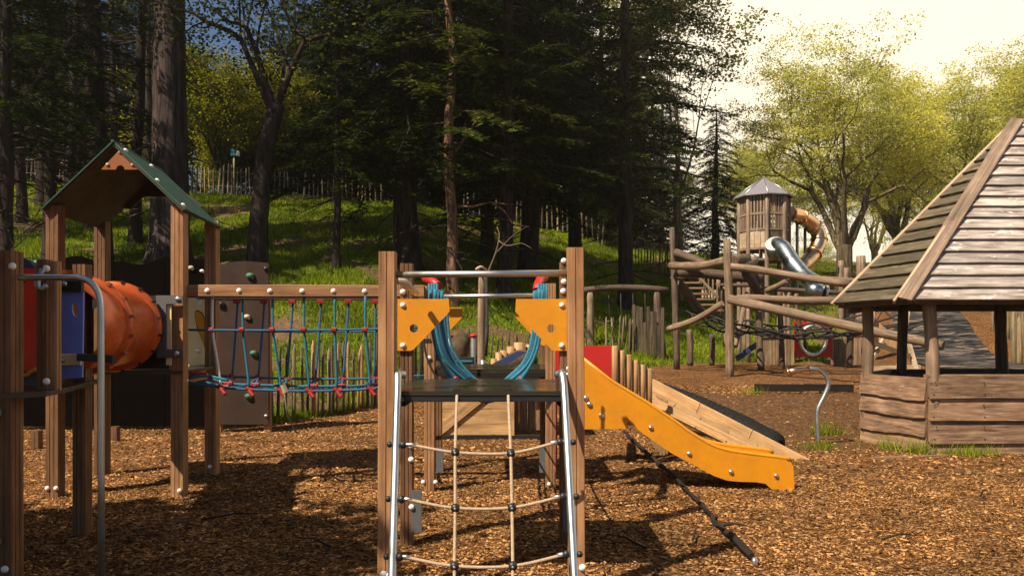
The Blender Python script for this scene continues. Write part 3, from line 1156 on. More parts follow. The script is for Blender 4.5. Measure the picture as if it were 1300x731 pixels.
# ------------------------------------------------------------------ fences
def stake_mesh(name, mat, h=1.0, r=.03, n=6, point=.08):
    mb = MB()
    mb.tube([(0, 0, -.15), (0.004, 0, h * .3), (-.006, .004, h * .65), (0, 0, h - point), (0, 0, h)], [r, r * 1.05, r * .92, r * .9, r * .2], n)
    m_ = mb.mesh(name)
    m_.materials.append(mat)
    return m_


def fence(name, label, pts, spacing, h, mats, r=.03, wires=(.35, .8), lean=.06, cat='fence', hvar=.1):
    P = []
    for a, b in zip(pts[:-1], pts[1:]):
        n_ = max(1, int((Vector(b) - Vector(a)).length / spacing))
        P += [Vector(a).lerp(Vector(b), i / n_) for i in range(n_)]
    P.append(Vector(pts[-1]))
    x0, y0 = P[0]
    root = thing(name, label, cat, (x0, y0, H(x0, y0)))
    meshes = [stake_mesh('stake', m_, 1.0, r * s) for m_ in mats for s in (.8, 1.15)]
    o0 = root.location
    n = 0
    extra = MB()
    for i, p in enumerate(P):
        x, y = p.x + random.uniform(-.02, .02), p.y + random.uniform(-.03, .03)
        z = H(x, y)
        hh = h * random.uniform(1 - hvar, 1 + hvar)
        if n < 290:
            inst('stake', random.choice(meshes), root, Vector((x, y, z)) - o0,
                 (random.uniform(-lean, lean), random.uniform(-lean, lean), random.uniform(0, 6)), (1, 1, hh))
        n += 1
    for w_ in wires:
        mb = MB()
        mb.tube([Vector((p.x, p.y - .035, H(p.x, p.y) + h * w_)) for p in P[::2]] + [Vector((P[-1].x, P[-1].y - .03, H(*P[-1]) + h * w_))], .006, 4)
        mb.build('wire', M['steel_dark'], root)
    return root


fence('paling_fence', 'low chestnut paling fence behind the rope bridge at the foot of the slope',
      [(-4.25, 13.4), (-3.7, 13.9), (-2.75, 15.4), (-1.7, 17.2)], .125, 1.25, [M['stake'], M['palisade'], M['stake_dark']], .034, lean=.03)
fence('paling_fence', 'dark leaning stakes in the grass between the two yellow corner panels',
      [(-1.4, 17.8), (0.2, 18.6), (1.9, 19.6)], .15, 1.15, [M['stake_dark']], .02, lean=.12)
fence('paling_fence', 'pale thin paling fence under the log frame beside the dark woven screen',
      [(2.7, 22.5), (3.5, 22.9)], .12, 1.15, [M['stake']], .026)
fence('paling_fence', 'paling fence along the ridge between the thick pine and the leaning tree',
      [(-17.6, 41.5), (-13.2, 41.2), (-10.6, 41.0), (-6.8, 41.0)], .24, 1.65, [M['stake'], M['stake_dark']], .05)
fence('paling_fence', 'dark paling fence at the top of the left slope under the crowded trees',
      [(-30, 42.5), (-24, 42.2), (-18.6, 41.8)], .26, 1.6, [M['stake_dark']], .05)
fence('paling_fence', 'paling fence crossing the slope behind the middle trunks',
      [(-2.6, 42), (2.5, 43), (5.0, 43.5)], .28, 1.5, [M['stake_dark'], M['stake']], .05)
fence('paling_fence', 'paling fence running down the slope right of the last dark spruce',
      [(6.0, 40), (7.4, 38), (8.6, 35.5), (9.3, 33.5)], .2, 1.3, [M['stake'], M['stake_dark']], .04)
fence('palisade_fence', 'weathered grey palisade of close boards beyond the dark path',
      [wp for wp in [(18.0, 29.5), (17.9, 27.8), (17.6, 26.2)]], .16, 1.7, [M['stake'], M['log']], .075, wires=(.8,), lean=.02)
fence('palisade_fence', 'nearer sunlit palisade of yellowish stakes seen under the right end of the hut roof',
      [(14.9, 23.4), (15.8, 23.2), (17.5, 23.0)], .17, 1.55, [M['board'], M['stake']], .07, wires=(.8,), lean=.02)

# woven dark screen under the log frame
x0, y0 = at(800, 23.0)
scr = thing('woven_screen', 'dark patched board screen standing in the grass below the log frame', 'screen', (x0, y0, H(x0, y0)))
for i in range(10):
    mb = MB()
    xx = x0 + i * .105
    hh = random.uniform(1.35, 1.55) if i % 4 else 1.0
    mb.beam((xx, y0 + .01 * (i % 2), H(xx, y0) - .1), (xx, y0, H(xx, y0) + hh), .09, .025)
    mb.build('board', M['stake_dark'] if i % 3 else M['log_dark'], scr)
mb = MB()
mb.beam((x0 - .05, y0 + .05, H(x0, y0) + .9), (x0 + 1.05, y0 + .05, H(x0, y0) + .95), .05, .06)
mb.build('rail', M['log_dark'], scr)

# log frame of two posts and a bowed top beam
fx0, fy = at(751, 23.4)
fx1, _ = at(838, 23.4)
zt = wz(371, 23.4)
fr = thing('rope_arch', 'rustic log frame of two posts under a bowed beam with hanging ropes', 'log frame', (fx0, fy, H(fx0, fy)))
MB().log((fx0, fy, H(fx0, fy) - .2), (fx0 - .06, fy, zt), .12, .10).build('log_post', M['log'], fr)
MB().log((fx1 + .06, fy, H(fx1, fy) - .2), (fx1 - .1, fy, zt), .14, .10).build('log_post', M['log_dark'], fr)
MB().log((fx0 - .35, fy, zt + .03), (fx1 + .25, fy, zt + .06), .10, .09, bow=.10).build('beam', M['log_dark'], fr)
for i in range(5):
    xx = fx0 + .5 + i * .36
    mb = MB()
    mb.tube(sag((xx, fy, zt), (xx + .05, fy, zt - random.uniform(.9, 1.5)), 0.01, 3), .018, 5)
    mb.build('rope', M['rope_dark'], fr)

# little marker post on the ridge
mx, my = at(297, 39)
mk = thing('marker_post', 'thin pole with a small blue and white box on top, on the ridge', 'pole', (mx, my, H(mx, my)))
MB().tube([(mx, my, H(mx, my) - .1), (mx, my, wz(197, 39))], .045, 6).build('pole', M['stake'], mk)
MB().beam((mx, my, wz(198, 39)), (mx, my, wz(190, 39)), .26, .2).build('box', M['rope_teal'], mk)
MB().beam((mx + .2, my, wz(198, 39)), (mx + .2, my, wz(192, 39)), .12, .2).build('panel', M['white_cap'], mk)

# ================================================================== the near play equipment
def bolts(parent, lst, mat='white_cap', r=.022, name='bolt'):
    for c, nrm in lst:
        MB().bolt(c, nrm, r, r * .8).build(name, M[mat], parent)


FRONT = Vector((0, -1, 0))

# ---- front tower with the rope ladder -------------------------------------------------
D1, D2, D3, D4 = 4.65, 5.75, 7.67, 8.80
XL, XR = -.74, .382
tw = thing('climbing_tower', 'open timber tower in the middle foreground with a dark deck and two cross bars', 'play tower', (XL, D1, 0))
front_posts = [(XL, D1, wz(320, D1)), (XR, D1, wz(315, D1))]
for x, y, z in front_posts:
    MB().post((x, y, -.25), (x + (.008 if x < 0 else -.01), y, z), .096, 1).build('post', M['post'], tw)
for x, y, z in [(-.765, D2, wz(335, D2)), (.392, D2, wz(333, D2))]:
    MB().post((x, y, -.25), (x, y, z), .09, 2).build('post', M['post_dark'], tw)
MB().tube([(XL + .03, D1 + .01, wz(348.5, D1)), (XR - .03, D1 + .01, wz(346.5, D1))], .0195, 14).build('cross_bar', M['steel'], tw)
deck = MB()
deck.prism([(-.70, D1 - .03), (.345, D1 - .03), (.36, D2 + .02), (-.73, D2 + .02)], (0, 0, 1.172), (1, 0, 0), (0, 1, 0), .026)
deck.build('deck', M['deck'], tw)
MB().beam((-.70, D1 + .0, 1.152), (.345, D1 + .0, 1.152), .05, .036).build('deck_edge', M['black'], tw)
MB().beam((-.70, D2 - .03, 1.148), (.345, D2 - .03, 1.148), .05, .04).build('deck_edge', M['black'], tw)
for x in (-.66, .30):
    MB().beam((x, D1 + .06, 1.13), (x, D2 - .06, 1.13), .05, .06).build('deck_bearer', M['edging'], tw)
# steel bend from the left post to the second post
MB().tube(spline([(-.70, D1 + .05, wz(355, D1)), (-.66, 4.85, wz(358, 4.85)), (-.655, 5.1, wz(366, 5.1)), (-.68, 5.6, wz(372, 5.6))], 5), .022, 10).build('side_rail', M['steel'], tw)
for x, z in ((-.735, .23), (.36, .23)):
    MB().beam((x + .045, D2 - .055, .10), (x + .045, D2 - .055, .40), .075, .012, up=(0, 1, 0)).build('foot_plate', M['grey'], tw)
bolts(tw, [((-.725, D2 - .062, .28), FRONT), ((-.73, D2 - .047, .62), FRONT), ((-.73, D2 - .047, .72), FRONT),
           ((XL - .01, D1 - .05, .13), FRONT), ((XR + .03, D1 - .05, .17), FRONT), ((-.72, D1 - .05, .12), FRONT),
           ((.37, D2 - .047, wz(370, D2)), FRONT), ((.375, D2 - .047, wz(358, D2)), FRONT), ((.375, D2 - .05, wz(332, D2)), FRONT),
           ((-.79, D2 - .048, wz(371, D2)), FRONT)])
bolts(tw, [((XR - .052, D1, wz(468, D1)), (-1, 0, 0)), ((XR - .052, D1 + .01, wz(476, D1)), (-1, 0, 0))], 'steel', .02)
EDGE = .018


def corner_panel(d, mirror, parent, hole=True, xoff=0.0):
    """the yellow five-sided corner plate; outline in metres from its outer top corner"""
    base = [(0, 0), (.370, 0), (.376, -.09), (.355, -.115), (.118, -.362), (.098, -.373), (0, -.373)]
    cx_, cz_, r_ = .118, -.212, .030
    hl = [(cx_ + r_ * math.cos(a), cz_ + r_ * math.sin(a)) for a in [2 * math.pi * k / 16 for k in range(16)]]
    s = -1 if mirror else 1
    x0_ = (wx(720, 5.7) if mirror else wx(505, 5.7)) + xoff
    O = Vector((x0_, d, wz(379.5, 5.7)))
    mb_ = MB()
    pl = [(x * s, z) for x, z in base]
    hh = [(x * s, z) for x, z in hl]
    mb_.prism(pl, O, (1, 0, 0), (0, 0, 1), EDGE, hh if hole else None)
    o = mb_.build('corner_panel', M['yellow'], parent)
    yf = d - EDGE
    bolts(parent, [((x0_ + s * .04, yf, O.z - .045), FRONT), ((x0_ + s * .04, yf, O.z - .335), FRONT)], r=.021)
    return o


corner_panel(D2 - .05, False, tw)
corner_panel(D2 - .05, True, tw)

# ---- rope ladder hung on two steel side tubes -----------------------------------------
lad = thing('rope_ladder', 'rope climbing net hung between two slanting steel tubes at the front of the middle tower', 'climbing net', (-.17, 4.0, 0))


def ladder_d(py):
    return 4.743 / (1 + .512 * (py - 420) / 1000 / 1 * .62) if False else None


def lad_pt(px, py):
    """on the slanting plane of the ladder: y = 4.6 - .512 (1.27 - z)"""
    d = 4.6
    for _ in range(12):
        d = 4.6 - .512 * (1.27 - wz(py, d))
    return W(px, py, d)


for side in (0, 1):
    ptop, pbend, pback = ((505, 487), (504.5, 480), (512, 474)) if side == 0 else ((716, 487), (714, 479), (707, 474))
    a = lad_pt(*ptop)
    b = lad_pt(498, 731) if side == 0 else lad_pt(729.5, 731)
    foot = a + (b - a) * ((a.z + .2) / (a.z - b.z))
    top = lad_pt(*pbend)
    back = Vector((top.x + (.03 if side == 0 else -.03), 4.68, 1.29))
    o = MB().tube(spline([foot, a.lerp(foot, .5), a, top + Vector((0, .01, 0.0)), top + Vector((0, .045, .02)), back], 5), .0225, 14).build('side_tube', M['galv'], lad)
rows = [[(519, 564), (578, 574), (648.5, 575), (708, 561)], [(514, 633), (578, 644.5), (650, 644), (713, 630)], [(511, 706), (577, 718), (651, 718), (718, 703)]]
tubeL = lambda py: 505 - (py - 487) * 7 / 244
tubeR = lambda py: 716 + (py - 487) * 13.5 / 244
for row in rows + [[(508, 790), (576, 803), (653, 803), (722, 788)]]:
    P = [lad_pt(*q) for q in row]
    sp = spline([lad_pt(tubeL(row[0][1]), row[0][1] - 1)] + P + [lad_pt(tubeR(row[3][1]), row[3][1] - 1)], 6)
    MB().tube(sp, .0088, 8).build('rope', M['rope'], lad)
    for q in P[1:3]:
        MB().ball(q, .026, 10, 7, (1, .9, 1)).build('connector', M['black'], lad)
        MB().bolt(q + Vector((0, -.022, 0)), FRONT, .008, .008).build('rivet', M['steel_dark'], lad)
    for j, sgn in ((0, 1), (3, -1)):
        tx = (tubeL if j == 0 else tubeR)(row[j][1])
        inner = lad_pt(tx + sgn * 9, row[j][1] + (.5 if j == 0 else 0))
        outer = lad_pt(tx - sgn * 8, row[j][1])
        MB().ball(inner, .022, 10, 6, (.95, .9, 1)).build('connector', M['black'], lad)
        MB().ball(outer, .0175, 10, 6).build('connector', M['black'], lad)
        MB().tube([inner, inner.lerp(P[j], .95) + Vector((sgn * .02, 0, 0)), P[j] + Vector((sgn * .045, 0, -.006))], .0115, 8).build('ferrule', M['steel'], lad)
for j, px0 in ((1, 579), (2, 645)):
    pts = [lad_pt(px0, 499)] + [lad_pt(*row[j]) for row in rows] + [lad_pt(rows[2][j][0], 803)]
    pts[0].y = 4.64
    MB().tube(spline(pts, 5), .0088, 8).build('rope', M['rope'], lad)
    MB().beam(pts[0] + Vector((0, 0, .02)), pts[0] - Vector((0, 0, .015)), .045, .03).build('bracket', M['black'], lad)

# ---- second tower, where the slide starts ---------------------------------------------
t2 = thing('slide_tower', 'timber tower behind the middle one, carrying the yellow slide and the rope bridge end', 'play tower', (-.8, D3, 0))
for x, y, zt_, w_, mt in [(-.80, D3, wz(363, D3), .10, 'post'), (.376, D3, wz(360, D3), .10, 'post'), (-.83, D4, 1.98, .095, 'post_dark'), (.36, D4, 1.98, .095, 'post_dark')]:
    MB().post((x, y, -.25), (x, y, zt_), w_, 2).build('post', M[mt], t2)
deck = MB().prism([(-.78, D3 - .02), (.36, D3 - .02), (.36, D4 + .02), (-.80, D4 + .02)], (0, 0, 1.155), (1, 0, 0), (0, 1, 0), .025)
deck.build('deck', M['deck'], t2)
MB().beam((-.78, D3, 1.13), (.36, D3, 1.13), .05, .045).build('deck_edge', M['edging'], t2)
MB().tube([(wx(556, D3), D3 - .03, wz(376.5, D3)), (wx(688, D3), D3 - .03, wz(375, D3))], .021, 12).build('cross_bar', M['steel'], t2)
o_ = MB()
corner_panel(D3 + .075, False, t2, xoff=wx(537, 7.6) - wx(505, 5.7))
corner_panel(D3 + .075, True, t2, xoff=wx(703, 7.6) - wx(720, 5.7))
MB().prism([(.43, wz(438, 9.1)), (wx(778, 9.1), wz(439, 9.1)), (wx(778, 9.1), .85), (.43, .85)], (0, 9.1, 0), (1, 0, 0), (0, 0, 1), .02).build('red_side_panel', M['red'], t2)
MB().beam((.42, D3 + .1, .15), (.42, D3 + .1, 1.1), .05, .02).build('red_brace', M['red'], t2)
bolts(t2, [((-.74, D3 - .05, .09), FRONT), ((.36, D3 - .05, .07), FRONT), ((-.86, D3 - .05, .09), FRONT), ((-.80, D3 - .055, wz(454, D3)), FRONT)])
for x in (-.70, .30):
    MB().beam((x, D3 - .03, .18), (x, D3 - .03, .42), .07, .012, up=(0, 1, 0)).build('foot_plate', M['grey'], t2)

# ---- crawling net between the two towers ----------------------------------------------
net = thing('crawl_net', 'sagging blue rope crawl net slung between the two middle towers with red end sleeves', 'rope net', (-.19, 6.7, 1.1))
cxn = -.19
deps = [5.92, 6.3, 6.7, 7.05, 7.4]
sec = lambda y, k: [(cxn - .42, y, 1.86), (cxn - .41, y, 1.60), (cxn - .37, y, 1.38), (cxn - .26, y, 1.19 - k), (cxn - .12, y, 1.06 - k), (cxn, y, 1.02 - k),
                    (cxn + .12, y, 1.06 - k), (cxn + .26, y, 1.19 - k), (cxn + .37, y, 1.38), (cxn + .41, y, 1.60), (cxn + .42, y, 1.86)]
for i, y in enumerate(deps):
    MB().tube(spline(sec(y, .02 * math.sin(i)), 5), .013, 7).build('hoop_rope', M['rope_blue'] if i % 2 else M['rope_teal'], net)
for fi in (3, 4, 5, 6, 7):
    pts = [Vector(sec(y, .03 * math.sin(math.pi * (y - 5.8) / 1.8))[fi]) for y in [5.78] + deps + [7.62]]
    MB().tube(pts, .011, 6).build('long_rope', M['rope_teal'], net)
    for j, p in enumerate(pts[1:-1]):
        if (j + fi) % 2 == 0:
            MB().ball(p, .026, 8, 5).build('connector', M['red_cap'], net)
for s in (-1, 1):
    for k in range(3):
        y = 6.05 + k * .12
        x = cxn + s * (.40 - .015 * k)
        MB().tube(spline([(x, y, 1.87), (x - s * .0, y + .05, 1.6), (x - s * .07, y + .1, 1.32), (x - s * .24, y + .2, 1.14)], 5), .015, 7).build('side_rope', M['rope_bright' if k != 1 else 'rope_blue'], net)
MB().tube([W(540, 354, 6.6), W(548, 356, 6.5), W(557, 363, 6.35)], .034, 12).build('sleeve', M['red'], net)
MB().tube(spline([W(691, 352, 6.9), W(687, 354, 6.6), W(683, 362, 6.4), W(682, 369, 6.35)], 4), .038, 12).build('sleeve', M['red'], net)
for s, px in ((-1, 549), (1, 688)):
    mb = MB()
    for k in range(4):
        x = wx(px - 4 + 3.2 * k, 6.3)
        mb.tube([(x, 6.3, wz(360, 6.3)), (x + .004, 6.3, wz(400, 6.3))], .012, 6)
    mb.build('rope_bundle', M['rope_teal'], net)
MB().tube(spline([W(537, 425, 6.4), W(541, 450, 6.4), W(549, 470, 6.4), W(558, 484, 6.4)], 4), .009, 6).build('loose_rope', M['rope_dark'], net)

# ---- the yellow slide -----------------------------------------------------------------
sl = thing('slide', 'yellow plastic slide running down to the right from the second tower', 'slide', (2.4, 8.0, 0))
SD = 7.75
tp_ = [(740, 455), (775, 483), (820, 510), (856, 534), (872, 546), (886.5, 555), (898, 562), (910.6, 567.5), (925, 571.5), (940.7, 574), (965, 577), (985.8, 579.5), (996, 581), (1002, 584), (1006, 591.5), (1007.5, 622)]
bt_ = [(992, 621), (978, 620), (971, 613), (958.7, 611), (940, 610.5), (922.6, 609), (905, 603), (892.5, 596), (850, 573.5), (811, 546), (799, 536), (742, 500)]
poly = [(wx(a, SD), wz(b, SD)) for a, b in tp_ + bt_]
for y, nm in ((SD, 'near_side'), (SD + .50, 'far_side')):
    MB().prism(poly, (0, y, 0), (1, 0, 0), (0, 0, 1), .028).build('side_panel', M['yellow'], sl)
    rim = [Vector((wx(a, SD), y - .014, wz(b, SD))) for a, b in tp_[:14]]
    MB().tube(rim, .019, 8).build('rim', M['yellow'], sl)
mb = MB()
bedpts = [(wx(a, SD), wz(b, SD) - .10) for a, b in tp_[:13]]
n0 = len(bedpts)
for th in (0, -.012):
    for x, z in bedpts:
        for y in (SD - .01, SD + .48):
            mb.v.append(Vector((x, y, z + th)))
for i in range(n0 - 1):
    a = 2 * i
    mb.face((a, a + 2, a + 3, a + 1), [(0, i), (0, i + 1), (1, i + 1), (1, i)], True)
    c = a + 2 * n0
    mb.face((c, c + 1, c + 3, c + 2), [(0, i), (1, i), (1, i + 1), (0, i + 1)], True)
mb.build('slide_bed', M['yellow'], sl)
bolts(sl, [((wx(a, SD), SD - .03, wz(b, SD)), FRONT) for a, b in [(825.4, 542), (874, 575), (927, 598), (984, 603)]], 'steel', .024)
bx = [(742, 474), (774.5, 504), (798.6, 525), (798.6, 545.5), (742, 546)]
MB().prism([(wx(a, 7.55), wz(b, 7.55)) for a, b in bx], (0, 7.66, 0), (1, 0, 0), (0, 0, 1), .03).build('support_panel', M['yellow'], sl)
bolts(sl, [((wx(a, 7.55), 7.63, wz(b, 7.55)), FRONT) for a, b in [(744.5, 506), (749, 514), (764.5, 529)]], 'steel', .028)

# ---- left front tower -------------------------------------------------------------------
ta = thing('play_tower', 'dark timber tower at the left edge with red and blue panels', 'play tower', (-3.1, 4.75, 0))
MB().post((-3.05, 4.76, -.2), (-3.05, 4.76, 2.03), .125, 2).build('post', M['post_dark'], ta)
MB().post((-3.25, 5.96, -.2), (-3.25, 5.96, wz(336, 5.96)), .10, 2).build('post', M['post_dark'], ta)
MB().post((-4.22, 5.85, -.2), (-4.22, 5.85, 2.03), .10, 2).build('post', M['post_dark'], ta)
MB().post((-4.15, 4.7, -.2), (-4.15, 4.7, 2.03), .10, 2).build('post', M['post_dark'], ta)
MB().prism([(-4.2, 4.66), (-2.98, 4.66), (-2.84, 4.8), (-2.92, 5.2), (-3.16, 6.02), (-4.28, 6.02)], (0, 0, 1.15), (1, 0, 0), (0, 1, 0), .032).build('deck', M['deck'], ta)
MB().post((wx(57, 5.0), 5.0, 1.17), (wx(57, 5.0), 5.0, wz(330, 5.0)), .07, 1).build('short_post', M['post_dark'], ta)
MB().post((wx(70.5, 5.02), 5.02, 1.17), (wx(70.5, 5.02), 5.02, wz(332, 5.02)), .052, 1).build('short_post', M['post'], ta)
# red panel with a round groove and a yellow lower rim
d = 5.25
rp = MB().prism([(-3.75, 1.28), (wx(50, d), 1.28), (wx(50, d), wz(341, d)), (-3.75, wz(341, d))], (0, d, 0), (1, 0, 0), (0, 0, 1), .02).build('red_panel', M['red_orange'], ta)
mb = MB()
cx_, cz_, rr_ = wx(60, d) + .06, wz(415, d), .36
mb.tube([(cx_ - rr_ * math.cos(a), d - .022, cz_ + rr_ * 1.0 * math.sin(a)) for a in np.linspace(-1.0, 1.0, 14) if cx_ - rr_ * math.cos(a) < wx(50, d)], .005, 5)
mb.build('groove_line', M['edging'], rp)
MB().tube(spline([(-3.6, d - .02, 1.22), (wx(30, d), d - .02, wz(477, d)), (wx(40, d), d - .02, wz(473, d)), (wx(49, d), d - .02, wz(468, d))], 4), .014, 8).build('yellow_rim', M['yellow'], rp)
MB().prism([(-3.75, 1.19), (wx(50, d), 1.19), (wx(50, d), 1.275), (-3.75, 1.275)], (0, d + .01, 0), (1, 0, 0), (0, 0, 1), .015).build('kick_panel', M['grey'], ta)
# blue arched top
pts = [(wx(px, 5.5), wz(py, 5.5)) for px, py in [(20, 326), (30, 327), (45, 333), (58, 341), (68, 352), (60, 352), (45, 344), (20, 338)]]
MB().prism(pts, (0, 5.5, 0), (1, 0, 0), (0, 0, 1), .03).build('arch_panel', M['blue_dark'], ta)
# blue panel with a finger hole
d = 5.30
hole = [(wx(96.5, d) + .018 * math.cos(a) - .006 * math.sin(a), wz(393, d) + .050 * math.sin(a)) for a in [2 * math.pi * k / 14 for k in range(14)]]
MB().prism([(wx(76.5, d), wz(481, d)), (wx(106, d), wz(479, d)), (wx(107.5, d), wz(371, d)), (wx(77, d), wz(370, d))], (0, d, 0), (1, 0, 0), (0, 0, 1), .018, hole).build('blue_panel', M['blue'], ta)
MB().prism([(wx(86, 5.42), wz(405, 5.42)), (wx(106, 5.42), wz(405, 5.42)), (wx(106, 5.42), wz(380, 5.42)), (wx(86, 5.42), wz(380, 5.42))], (0, 5.42, 0), (1, 0, 0), (0, 0, 1), .01).build('yellow_insert', M['yellow'], ta)
MB().beam((wx(73, d), d - .03, wz(456, d)), (wx(106, d), d - .03, wz(456, d)), .02, .078).build('clamp_plate', M['steel'], ta)
MB().beam((wx(69, d), d - .035, wz(457, d)), (wx(76, d), d - .035, wz(457, d)), .03, .085).build('clamp_end', M['black'], ta)
MB().beam((wx(104, d), d - .04, wz(453, d)), (wx(125, 5.0), d - .10, wz(455, d)), .035, .05).build('clamp_arm', M['black'], ta)
bolts(ta, [((wx(83, d), d - .042, wz(457, d)), FRONT), ((wx(77, d), d - .06, wz(361, d)), FRONT), ((wx(88, d), d - .06, wz(361.5, d)), FRONT)], 'steel_dark', .021)
MB().beam((wx(70, d), d - .03, wz(363, d)), (wx(108, d), d - .03, wz(364, d)), .035, .075).build('bracket', M['black'], ta)
MB().beam((wx(76, 5.4), 5.4, wz(345.5, 5.4)), (wx(94, 5.4), 5.4, wz(345, 5.4)), .03, .025).build('orange_bar', M['orange'], ta)
MB().tube(spline([(wx(58, 4.96), 4.93, wz(342, 4.96)), (wx(54, 4.96), 4.91, wz(358, 4.96)), (wx(57, 4.96), 4.91, wz(367, 4.96)), (wx(63, 4.96), 4.93, wz(362, 4.96))], 4), .018, 8).build('rail_bracket', M['steel_dark'], ta)
bolts(ta, [((wx(59, 4.95), 4.95, wz(341, 4.95)), FRONT), ((wx(59, 4.95), 4.95, wz(484, 4.95)), FRONT), ((-3.09, 4.69, wz(513, 4.69)), FRONT), ((-3.02, 4.69, wz(722, 4.69)), FRONT), ((-2.975, 4.69, wz(338, 4.69)), FRONT)], 'white_cap', .022)
MB().tube([(-3.18, 4.66, wz(525, 4.7)), (-3.03, 4.66, wz(522, 4.7))], .022, 8).build('foot_peg', M['steel_dark'], ta)
MB().tube([(-3.18, 4.66, wz(686, 4.7)), (-3.03, 4.66, wz(684, 4.7))], .022, 8).build('foot_peg', M['steel_dark'], ta)

pole = MB().tube(spline([W(24, 352, 4.72), W(60, 352, 4.7), W(98, 352, 4.7)], 3)[:-1] + spline([W(98, 352, 4.7), W(113, 357, 4.7), W(123, 368, 4.7), W(127.5, 384, 4.7), W(128.5, 410, 4.7)], 6) + [W(128.5, 600, 4.7), Vector((wx(128.5, 4.7), 4.7, -.2))], .0195, 14)
tag(pole.build('sliding_pole', M['galv'], None, Vector((wx(128.5, 4.7), 4.7, 0))), 'bent steel sliding pole arching out from the left edge tower down to the ground', 'pole')

# ---- orange tunnel ----------------------------------------------------------------------
TA, TB = Vector((-3.36, 6.06, 1.59)), Vector((-3.63, 7.24, 1.59))
tn = thing('tunnel', 'glossy orange plastic crawl tunnel with bolted flanges between the two left towers', 'tunnel', TA)
ax = (TB - TA).normalized()


def ring_tube(p0, prof, n=40):
    mb_ = MB()
    mb_.tube([p0 + ax * t for t, r_ in prof], [r_ for t, r_ in prof], n, caps=False)
    return mb_


Lt = (TB - TA).length
ring_tube(TA, [(-.34, .30), (-.30, .345), (.04, .352), (Lt * .5, .35), (Lt - .05, .36), (Lt, .365)]).build('barrel', M['orange'], tn)
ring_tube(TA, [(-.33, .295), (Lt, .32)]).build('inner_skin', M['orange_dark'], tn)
for t0_, tag_ in ((.10, 0), (Lt - .12, 1)):
    R_ = .385 if tag_ == 0 else .40
    ring_tube(TA, [(t0_ - .03, .352), (t0_ - .028, R_), (t0_ + .0, R_ + .012), (t0_ + .03, R_ - .005), (t0_ + .05, .354)]).build('flange', M['orange'], tn)
    s1 = ax.cross(Vector((0, 0, 1))).normalized()
    u1 = s1.cross(ax)
    for k in range(16):
        a = 2 * math.pi * (k + .5) / 16
        rad_ = (s1 * math.cos(a) + u1 * math.sin(a))
        c = TA + ax * t0_ + rad_ * (R_ + .008)
        MB().beam(c - ax * .036, c + ax * .036, .022, .026, up=rad_).build('lug', M['edging'] if tag_ else M['orange_dark'], tn)
    ring_tube(TA, [(t0_ - .034, R_ - .02), (t0_ - .034, R_ + .014), (t0_ - .026, R_ + .016), (t0_ - .026, R_ - .02)]).build('seam', M['edging'], tn)
ring_tube(TA, [(Lt - .03, .40), (Lt - .03, .435), (Lt - .005, .435), (Lt - .005, .33)]).build('dark_flange', M['blue_dark'], tn)

# ---- roofed tower ------------------------------------------------------------------------
tb = thing('roofed_tower', 'timber play tower with a dark green gabled roof on the left', 'play tower', (-3.7, 7.38, 0))
sk = lambda x, y: x - .11 * (y - 7.38)
P4 = [(wx(70.5, 7.33), 7.33, wz(262, 7.33), 'post_dark'), (wx(228, 7.38), 7.38, wz(262, 7.38), 'post'), (wx(130, 8.5), 8.5, wz(280, 8.5), 'post_dark'), (wx(269.5, 8.5), 8.5, wz(281, 8.5), 'post')]
for x, y, z, mt in P4:
    MB().post((x, y, -.2), (x, y, z), .118 if y < 8 else .122, 2).build('post', M[mt], tb)
MB().prism([(-4.32, 7.30), (-3.06, 7.30), (-3.20, 8.56), (-4.46, 8.56)], (0, 0, 1.15), (1, 0, 0), (0, 1, 0), .03).build('deck', M['deck'], tb)
# dark front plate round the tunnel mouth
ang = [2 * math.pi * k / 24 for k in range(24)]
MB().prism([(-4.17, 1.20), (-3.18, 1.20), (-3.18, wz(375, 7.3)), (-4.17, wz(375, 7.3))], (0, 7.31, 0), (1, 0, 0), (0, 0, 1), .02,
           [(-3.66 + .34 * math.cos(a), 1.53 + .30 * math.sin(a)) for a in ang]).build('front_panel', M['black'], tb)
pl = [(199, 375), (233, 375), (233, 385), (212, 386), (212, 443), (233, 444), (233, 453), (226, 454), (200, 454)]
MB().prism([(wx(a, 7.27), wz(b, 7.27)) for a, b in pl], (0, 7.27, 0), (1, 0, 0), (0, 0, 1), .02).build('mount_bracket', M['grey'], tb)
MB().prism([(wx(212.5, 7.3), wz(463, 7.3)), (wx(219, 7.3), wz(463, 7.3)), (wx(219, 7.3), wz(387, 7.3)), (wx(212.5, 7.3), wz(387, 7.3))], (0, 7.285, 0), (1, 0, 0), (0, 0, 1), .012).build('cream_strip', M['cream'], tb)
bolts(tb, [((wx(226, 7.25), 7.25, wz(379.5, 7.25)), FRONT), ((wx(224.5, 7.25), 7.25, wz(448.5, 7.25)), FRONT)], 'steel', .026)
